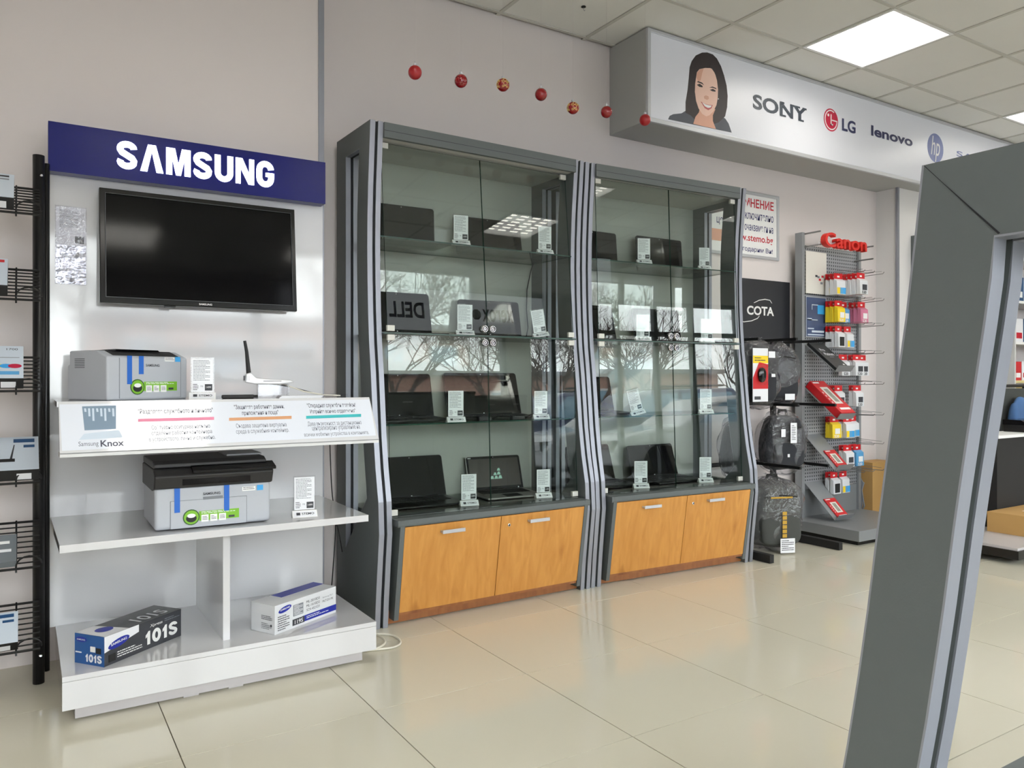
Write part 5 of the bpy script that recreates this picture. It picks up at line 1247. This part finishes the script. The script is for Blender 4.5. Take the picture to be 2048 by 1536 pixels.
# dark counters standing under the window
for k, (x0, x1, h) in enumerate(((2.3, 3.5, 1.25), (3.55, 4.75, 1.3), (4.8, 5.5, 1.25))):
    t = thing('display_counter', ('dark counter under the shop window mirrored in the showcase', 'tall dark counter in the middle under the shop window', 'narrow dark counter next to the entrance post')[k], 'counter', (x0, YF+.06, 0))
    bx('cabinet', 'darkgrey', t, 0, x1-x0, 0, .45, .06, h-.03); bx('counter_top', 'blackmat', t, -.01, x1-x0+.01, -.01, .46, h-.03, h); bx('kick', 'black', t, .02, x1-x0-.02, .03, .42, 0, .06)
    for j in range(2): d = bx('door', 'darkgrey', t, .01+j*(x1-x0)/2, (j+1)*(x1-x0)/2-.01, .45, .466, .08, h-.05); bx('handle', 'alupale', d, (j+.4)*(x1-x0)/2, (j+.6)*(x1-x0)/2, .47, .478, h-.12, h-.105)

# ------------------------------------------------------------------ street
ZG = -.12
mat('asphalt', (120, 120, 122), .8, var=.1, vscale=3); mat('bark', (96, 82, 76), .9); mat('brick', (168, 132, 118), .85, var=.12, vscale=6); mat('carwhite', (226, 226, 228), .15, coat=.6); mat('cardark', (38, 42, 84), .15, coat=.6); mat('carglass', (120, 150, 170), .06); mat('tyre', (26, 26, 28), .8)
struct(bx('ground', 'asphalt', None, -30, 45, -45, YF-.2, ZG-.1, ZG))
def car(label, m, loc, rz, hgt):
    t = thing('car', label, 'car', loc, rz)
    if hgt > 1.6: pr_ = [(-2.2, .35), (-2.25, .75), (-2.15, 1.0), (-1.15, 1.12), (-.5, 1.65), (1.7, 1.68), (2.1, 1.1), (2.2, .5), (2.1, .3)]; win = [(-.95, 1.1), (-.42, 1.56), (.3, 1.58), (.3, 1.1)]; win2 = [(.38, 1.1), (.38, 1.58), (1.6, 1.58), (1.85, 1.1)]
    else: pr_ = [(-2.1, .3), (-2.15, .6), (-1.9, .82), (-.9, .95), (-.2, 1.38), (.9, 1.42), (1.6, 1.02), (2.1, .95), (2.15, .45), (2.05, .28)]; win = [(-.65, .95), (-.12, 1.31), (.35, 1.34), (.35, .95)]; win2 = [(.42, .95), (.42, 1.34), (.85, 1.34), (1.35, .98)]
    MB().prism(pr_, 'y', -.85, .85).build('body', m, t, bevel=.08, seg=3, smooth=False)
    for wn in (win, win2): MB().prism(wn, 'y', -.86, .86).build('side_window', 'carglass', t)
    for x in (-1.35, 1.35):
        for y in (-.78, .78): MB().tube([(x, y-.1, .32), (x, y+.1, .32)], .32, 20).build('wheel', 'tyre', t)
    for y in (-.6, .6): bx('head_lamp', 'chrome', t, -2.2, -2.02, y-.18, y+.18, .58, .72)
    if hgt > 1.6:
        for y in (-.6, .6): MB().tube([(-.3, y, 1.74), (1.6, y, 1.74)], .025, 6).build('roof_rail', 'black', t)
    return t
car('white car parked before the shop window, mirrored in the showcase glass', 'carwhite', (9.6, -3.95, ZG), rad(10), 1.4)
car('dark blue estate car with roof rails parked behind the white car', 'cardark', (10.6, -7.0, ZG), rad(8), 1.75)
def tree(loc, h, seed, label):
    r = random.Random(seed); t = thing('street_tree', label, 'tree', loc)
    tr, brn = MB(), MB()
    def grow(p, d, L, rad_, lv):
        q = p+d*L; m_ = p+d*L*.5+Vector((r.uniform(-1, 1), r.uniform(-1, 1), r.uniform(-.5, .5)))*L*.08
        (tr if lv == 0 else brn).tube([p, m_, q], [rad_, rad_*.85, rad_*.7], 6 if lv < 2 else 3, cap=False)
        if lv >= 6: return
        for k in range(3):
            nd = (d+Vector((r.uniform(-1, 1), r.uniform(-1, 1), r.uniform(-.3, .7)))*.85).normalized()
            grow(p+d*L*r.uniform(.55, 1), nd, L*r.uniform(.68, .9), rad_*.56, lv+1)
    grow(Vector((0, 0, -.05)), Vector((0, 0, 1)), h*.18, h*.016, 0)
    tr.build('trunk', 'bark', t); o = brn.build('branches', 'bark', t); o['kind'] = 'stuff'
for k, (x, y, h) in enumerate(((7.6, -12.5, 9), (10.4, -15, 10), (13.4, -13, 9), (16.6, -15, 10), (20, -13, 9), (2.2, -13, 9))):
    tree((x, y, ZG), h, 10+k, ('bare street tree mirrored above the second shelf', 'bare tall street tree mirrored beside the door locks', 'bare street tree behind the dark estate car', 'bare tall street tree between the estate car and the apartment block', 'bare street tree at the end of the street past both cars', 'bare street tree across from the television')[k])
bd = thing('apartment_block', 'pale brick apartment block across the street, mirrored in the glass', 'building', (2, -24, ZG))
bx('wall', 'brick', bd, 0, 26, -6, 0, 0, 3.4); bx('roof', 'asphalt', bd, -.3, 26.3, -6.3, .3, 3.4, 3.6)
for i in range(9):
    for j in range(1):
        w_ = bx('window', 'white', bd, 1+i*2.8, 2.5+i*2.8, 0, .05, 1.2+j*2.6, 2.7+j*2.6); bx('pane', 'carglass', w_, 1.1+i*2.8, 2.4+i*2.8, .05, .06, 1.3+j*2.6, 2.6+j*2.6)
